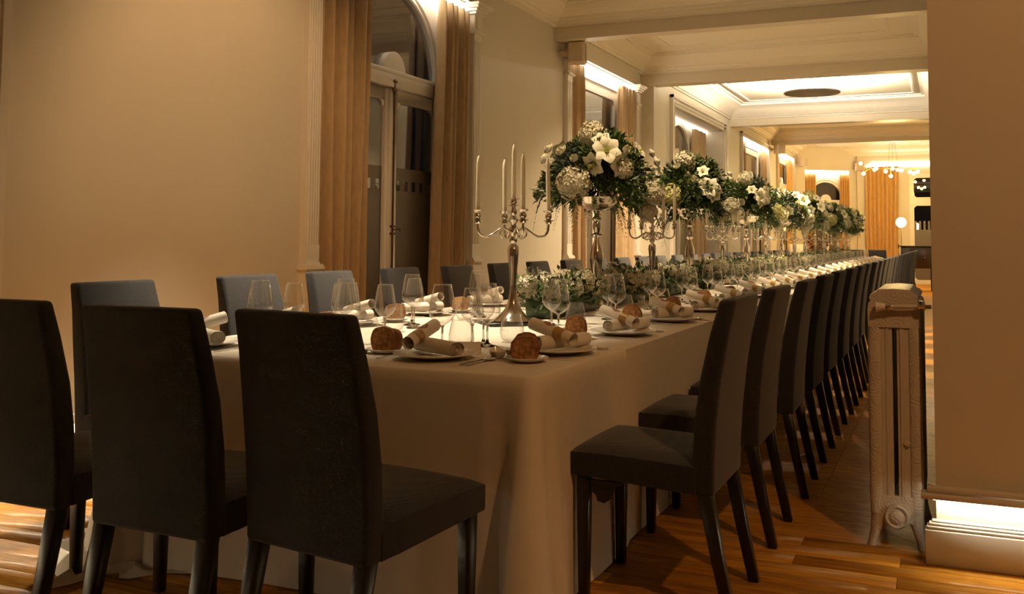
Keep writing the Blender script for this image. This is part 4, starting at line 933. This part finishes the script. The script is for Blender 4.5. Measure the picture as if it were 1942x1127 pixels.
# ================================================================== radiator
def radiator():
    t = thing('radiator', 'cream cast-iron column radiator with embossed scrolls beside the wall corner', 'radiator', (-0.207, 4.05, 0))
    # one section in local x (width) z (height), thickness in y
    def section(feet):
        b = MB(); n = 10; th = 0.028
        def col(cx, w, z0, z1):
            prof = []
            loops = []
            for z, k in ((z0, 0.9), (z0 + 0.05, 1.0), (z1 - 0.05, 1.0), (z1, 0.9)):
                loops.append([(cx + w / 2 * k * math.copysign(abs(math.cos(2 * PI * i / 16)) ** 0.6, math.cos(2 * PI * i / 16)), th * math.copysign(abs(math.sin(2 * PI * i / 16)) ** 0.8, math.sin(2 * PI * i / 16)), z) for i in range(16)])
            b.loft(loops)
        col(-0.075, 0.054, 0.13, 0.95); col(0.075, 0.054, 0.13, 0.95)
        # inner flanges next to the slot
        for s_ in (-1, 1):
            for x0_, x1_, d_ in ((0.009, 0.020, 0.019), (0.020, 0.034, 0.024), (0.034, 0.052, 0.021)): b.box(min(s_ * x0_, s_ * x1_), max(s_ * x0_, s_ * x1_), -d_, d_, 0.165, 0.90, 1)
        # top head and lower bridge
        out = [(-0.100, 0.86), (0.100, 0.86), (0.101, 0.935), (0.098, 0.955), (0.088, 0.962), (0.094, 0.975), (0.088, 0.990), (0.068, 1.000), (0.06, 1.010), (0.0, 1.014), (-0.06, 1.010), (-0.068, 1.000), (-0.088, 0.990), (-0.094, 0.975), (-0.088, 0.962), (-0.098, 0.955), (-0.101, 0.935)]
        b.loft([[(p[0] * .97, -th, p[1]) for p in out], [(p[0], -th + .008, p[1]) for p in out], [(p[0], th - .008, p[1]) for p in out], [(p[0] * .97, th, p[1]) for p in out]])
        b.box(-0.06, 0.06, -th * .9, th * .9, 0.10, 0.20)
        if feet:
            for s_ in (-1, 1):
                lo = []
                for z, cx, w in ((0.0, 0.096, 0.042), (0.015, 0.093, 0.036), (0.06, 0.080, 0.044), (0.12, 0.066, 0.066), (0.17, 0.058, 0.080)):
                    lo.append([(s_ * cx + w / 2 * math.cos(2 * PI * i / 12), th * 0.95 * math.sin(2 * PI * i / 12), z) for i in range(12)])
                b.loft(lo)
        return b.mesh('section', ['rad', 'radp'], 45)
    SF, SM_ = section(True), section(False)
    for i in range(9): put('section', SF if i in (0, 8) else SM_, t, (0, i * 0.062, 0))
    b = MB(); n = 28; lp = lambda r, yv: [(r * math.cos(2 * PI * i / n), yv, 0.125 + r * math.sin(2 * PI * i / n)) for i in range(n)]
    b.loft([lp(0.046, -0.026), lp(0.046, -0.040), lp(0.042, -0.044), lp(0.036, -0.043), (lp(0.034, -0.038)), lp(0.026, -0.038), lp(0.024, -0.046), lp(0.012, -0.050)])
    b.obj('end_cap', 'rad', t, smooth=40)
    b = MB(); lp2 = lambda r, yv, x, z: [(x + r * math.cos(2 * PI * i / 16), yv, z + r * math.sin(2 * PI * i / 16)) for i in range(16)]
    b.loft([lp2(0.012, -0.025, 0.042, 0.41), lp2(0.012, -0.032, 0.042, 0.41), lp2(0.007, -0.034, 0.042, 0.41)]); b.obj('plug', 'radp', t, smooth=40)
    v = MB(); v.tube([(-0.004, -0.055, 0.944), (0.140, -0.055, 0.948)], 0.0085, 10); pipe = v.obj('pipe', 'radp', t, smooth=40)
    v = MB(); v.tube([(-0.030, -0.055, 0.943), (-0.018, -0.055, 0.943), (-0.004, -0.055, 0.944)], [0.010, 0.015, 0.011], 10); v.tube([(-0.012, -0.055, 0.94), (-0.012, -0.02, 0.93)], 0.009, 8)
    v.obj('valve', 'chrome', t, smooth=40); v = MB(); v.tube([(0.104, -0.055, 0.935), (0.104, -0.055, 0.97)], 0.012, 8); v.tube([(0.092, -0.055, 0.948), (0.118, -0.055, 0.948)], 0.014, 8)
    v.obj('pipe_joint', 'chrome', t, smooth=40)
    v = MB(); v.loft([[( -0.065, -0.055 + 0.019 * math.cos(2 * PI * i / 12), 0.941 + 0.020 * math.sin(2 * PI * i / 12)) for i in range(12)], [(-0.030, -0.055 + 0.013 * math.cos(2 * PI * i / 12), 0.943 + 0.013 * math.sin(2 * PI * i / 12)) for i in range(12)]])
    v.obj('knob', 'trim', t, smooth=40)
radiator()

# ================================================================== loudspeakers
def speaker(loc, rot, label, s=1.0):
    t = thing('loudspeaker', label, 'loudspeaker', loc, rot, 'wall loudspeakers'); t.scale = (s, s, s)
    b = MB(); q = [(-0.10, 0.0), (0.10, 0.0), (0.135, 0.17), (0.11, 0.20), (-0.11, 0.20), (-0.135, 0.17)]
    b.loft([[(p[0], p[1], -0.12) for p in q], [(p[0], p[1], 0.12) for p in q]]); b.obj('shell', 'spk', t, bevel=0.012)
    b = MB(); b.box(-0.10, 0.10, 0.198, 0.212, -0.105, 0.105); b.obj('grille', 'grille', t, bevel=0.01)
    b = MB(); b.box(-0.03, 0.03, -0.19, 0.02, -0.02, 0.02); b.box(-0.05, 0.05, -0.19, -0.16, -0.06, 0.06); b.obj('bracket', 'spk', t)
speaker((XL + 0.11, 10.40, 3.42), -PI / 2 + 0.3, 'beige wall loudspeaker above the second fluted pilaster, nearest one')
speaker((XL2 + 0.15, 23.75, 3.48), -PI / 2 - 0.6, 'beige wall loudspeaker under the last ceiling beam')
speaker((XL2 + 0.15, 27.75, 3.45), -PI / 2 - 0.3, 'beige wall loudspeaker right of the last window on the long wall')
speaker((-2.40, YE - 0.16, 3.38), PI + 0.4, 'beige loudspeaker on the corner left of the chandelier')

# ================================================================== lamps
# round woven lamp of the middle bay
t = thing('round_ceiling_lamp', 'round woven disc ceiling lamp glowing against the white ceiling', 'ceiling lamp', (-2.09, 16.36, 0))
b = MB(); b.lathe([(0.001, 3.685), (0.30, 3.688), (0.43, 3.70), (0.45, 3.712), (0.43, 3.722), (0.001, 3.722)], 48); b.obj('woven_disc', 'disc', t, smooth=40)
b = MB()
b.tube([((0.45 + 0.008 * (i % 2)) * math.cos(2 * PI * i / 96), (0.45 + 0.008 * (i % 2)) * math.sin(2 * PI * i / 96), 3.71) for i in range(97)], 0.012, 6)
b.obj('fringe', 'disc', t)
b = MB(); b.lathe([(0.001, 3.724), (0.36, 3.724), (0.36, 3.738), (0.001, 3.738)], 36); b.obj('light_ring', 'disc_glow', t)
b = MB(); b.tube([(0, 0, 3.73), (0, 0, ZC)], 0.02, 10); b.lathe([(0.07, ZC - 0.03), (0.07, ZC)], 20); b.obj('rod', 'trim', t)
# recessed downlights, the hall's own and added fill lamps
def downlight(x, y_, label, power=0, col=WARM, ang=70, aim=None, lens=True, z=ZC):
    t = thing('recessed_downlight', label, 'downlight', (x, y_, z), 0, 'recessed ceiling downlights')
    MB().lathe([(0.050, -0.004), (0.065, -0.006), (0.068, 0.0), (0.05, 0.0)], 24).obj('rim', 'trim', t, smooth=40)
    if lens: MB().lathe([(0.001, -0.003), (0.05, -0.003), (0.05, -0.001), (0.001, -0.001)], 20).obj('lens', 'down', t)
    if power: spot('downlight_beam', (x, y_, z - 0.03), power, col, ang, 0.7, 0.05, aim)
downlight(-3.62, 22.9, 'small recessed downlight before the last ceiling beam', 60, NEUTRAL, 110)
downlight(-2.95, 4.35, 'recessed downlight over the near end of the table', 850, TABLE_SPOT, 55, (-2.85, 4.2, 0.77))
downlight(-2.4, 4.2, 'added fill downlight turned to the bare wall', 180, WARM, 80, (-4.25, 5.0, 1.15))  # made-up wall washer, added to brighten the left wall
downlight(-2.1, 6.7, 'added fill downlight aimed at the second tall flowers', 420, NEUTRAL, 44, (-2.08, 7.9, 1.4))  # invented fixture, added to light the second arrangement
downlight(-1.75, 4.75, 'added fill downlight aimed at the nearest tall flowers', 300, NEUTRAL, 34, (-2.08, 5.75, 1.55))  # invented fixture, lights the camera side of the first arrangement
downlight(-2.1, 9.3, 'added fill downlight over the table before the first beam', 330, NEUTRAL, 52, (-2.08, 10.2, 1.4))  # invented fixture, throws extra light on the third arrangement
downlight(-2.2, 12.0, 'added fill downlight between the first two beams', 1350, NEUTRAL, 130)  # added lamp, lifts ceiling and walls of the second bay
downlight(-2.2, 21.6, 'added fill downlight in the bay before the far room', 260, NEUTRAL, 120)  # added lamp, extra light for the fourth bay
downlight(1.5, 1.2, 'added fill downlight in the near area right of the camera', 200, DEEP, 92, (0.85, 3.9, 1.25))  # unseen warm lamp, added to light the wall end and near cloth
# chandelier in the far room
t = thing('chandelier', 'wide brass chandelier with many bare glowing bulbs in the far room', 'chandelier', (-1.30, 25.6, 0))
b = MB(); b.lathe([(0.07, ZC - 0.04), (0.08, ZC)], 20); b.tube([(-0.03, 0, ZC - 0.03), (-0.10, 0, 3.08)], 0.005, 6); b.tube([(0.03, 0, ZC - 0.03), (0.16, 0, 3.08)], 0.005, 6); b.tube([(0, 0, ZC - 0.03), (0.02, 0.1, 3.08)], 0.005, 6); b.obj('suspension', 'brass', t)
r = random.Random(4); b = MB(); b.tube([(-0.65, 0, 3.10), (-0.3, 0.02, 3.06), (0.1, 0, 3.08), (0.65, -0.02, 3.05)], 0.012, 8); bulbs = []
for i, (px, pz) in enumerate(((1641, 321), (1652, 326), (1645, 339), (1663, 333), (1666, 331), (1680, 336), (1687, 343), (1690, 330), (1698, 332), (1705, 335), (1712, 326), (1718, 338), (1724, 341), (1729, 322), (1730, 338))):
    u = (px - 1690) / 1800.75 * 25.6 / 0.925; yy = r.uniform(-0.3, 0.3); z = 3.0 - (pz - 332) / 1800.75 * 25.6 + 0.05
    b.tube([(u * 0.8, 0, 3.07), (u * 0.95, yy * .7, (3.07 + z) / 2), (u, yy, z + 0.03)], 0.005, 6); bulbs.append((u, yy, z))
b.obj('arms', 'brass', t)
BU = MB().ball((0, 0, 0), 0.045, 12, 8).mesh('bulb', 'bulb', 80)
for p in bulbs: put('bulb', BU, t, p)
point('chandelier_light', (-1.30, 25.6, 2.75), 210, (1.0, 0.66, 0.20), 0.3)
# globe floor lamp
t = thing('floor_lamp', 'slim floor lamp with glowing opal globe in front of the gold curtain', 'lamp', (-1.12, 25.9, 0))
b = MB(); b.tube([(0, 0, 0.02), (0, 0, 1.58)], 0.010, 10); b.obj('pole', 'brass', t); MB().lathe([(0.14, 0.0), (0.14, 0.015), (0.02, 0.025)], 28).obj('base', 'brass', t, smooth=40)
MB().ball((0, 0, 1.70), 0.13, 24, 16).obj('globe', 'globe', t, smooth=80)
b = MB(); b.tube([(-0.07, 0, 0.02), (-0.07, 0, 1.12)], 0.007, 8); b.box(-0.09, -0.055, -0.02, 0.02, 1.04, 1.14); b.obj('dimmer', 'iron', t)
point('globe_light', (-1.0, 25.6, 1.70), 40, (1.0, 0.78, 0.4), 0.14)

# ================================================================== far room furniture
t = thing('console_cabinet', 'dark wooden cabinet on legs standing beyond the last chairs', 'cabinet', (-0.72, 25.2, 0))
b = MB(); b.box(-0.38, 0.36, -0.22, 0.22, 0.55, 1.08); b.obj('body', 'darkwood', t, bevel=0.004, seg=1); b = MB(); b.box(-0.42, 0.40, -0.25, 0.25, 1.08, 1.11); b.obj('top', 'darkwood', t, bevel=0.004, seg=1)
for x in (-0.34, 0.32):
    for y_ in (-0.19, 0.19): MB().loft([rect(x - .018, x + .018, y_ - .018, y_ + .018, 0), rect(x - .028, x + .028, y_ - .028, y_ + .028, 0.56)]).obj('leg', 'darkwood', t)
for x in (-0.19, 0.17):
    d = MB().box(x - 0.16, x + 0.16, -0.228, -0.22, 0.60, 1.04).obj('drawer_front', 'darkwood', t, bevel=0.003, seg=1); MB().ball((x, -0.24, 0.82), 0.016).obj('knob', 'brass', d)
MB().box(-0.62, -0.18, 0.02, 0.06, 0.03, 0.44)
t = chair('armchair in a white slipcover by the long wall, behind the fourth candelabrum', (-3.55, 24.6, 0), -2.2, None, 'slipcovered_chair')
for c in t.children:
    if c.name.startswith(('seat', 'backrest')):
        c.data = c.data.copy(); c.data.materials[0] = M['white_cover']
t.scale = (1.15, 1.15, 1.12)
t = thing('potted_plant', 'tall vase of dried purple leaves beside the gold far curtain', 'plant', (-3.35, 27.2, 0))
MB().lathe([(0.12, 0.0), (0.16, 0.15), (0.15, 0.5), (0.09, 0.62), (0.11, 0.68)], 24).obj('vase', 'darkwood', t, smooth=50)
g = np.random.default_rng(9); n = 330
az = g.uniform(0, 6.28, n); h = g.uniform(0, 1, n); pr = np.stack([np.cos(az) * 0.36 * h, np.sin(az) * 0.36 * h, 0.7 + 0.75 * h + g.normal(0, 0.08, n)], 1)
stuff(put('dried_leaves', leaves_mesh('dried_leaves', pr, np.stack([np.cos(az), np.sin(az), g.uniform(-.6, .6, n)], 1), g.uniform(0.07, 0.14, n), ['dry'], 5), t))
b = MB()
for i in range(14):
    a = i * 0.45; b.tube([(0, 0, 0.55), (0.15 * math.cos(a), 0.15 * math.sin(a), 0.95), (0.33 * math.cos(a), 0.33 * math.sin(a), 1.38)], 0.006, 5)
b.obj('stems', 'dry', t)
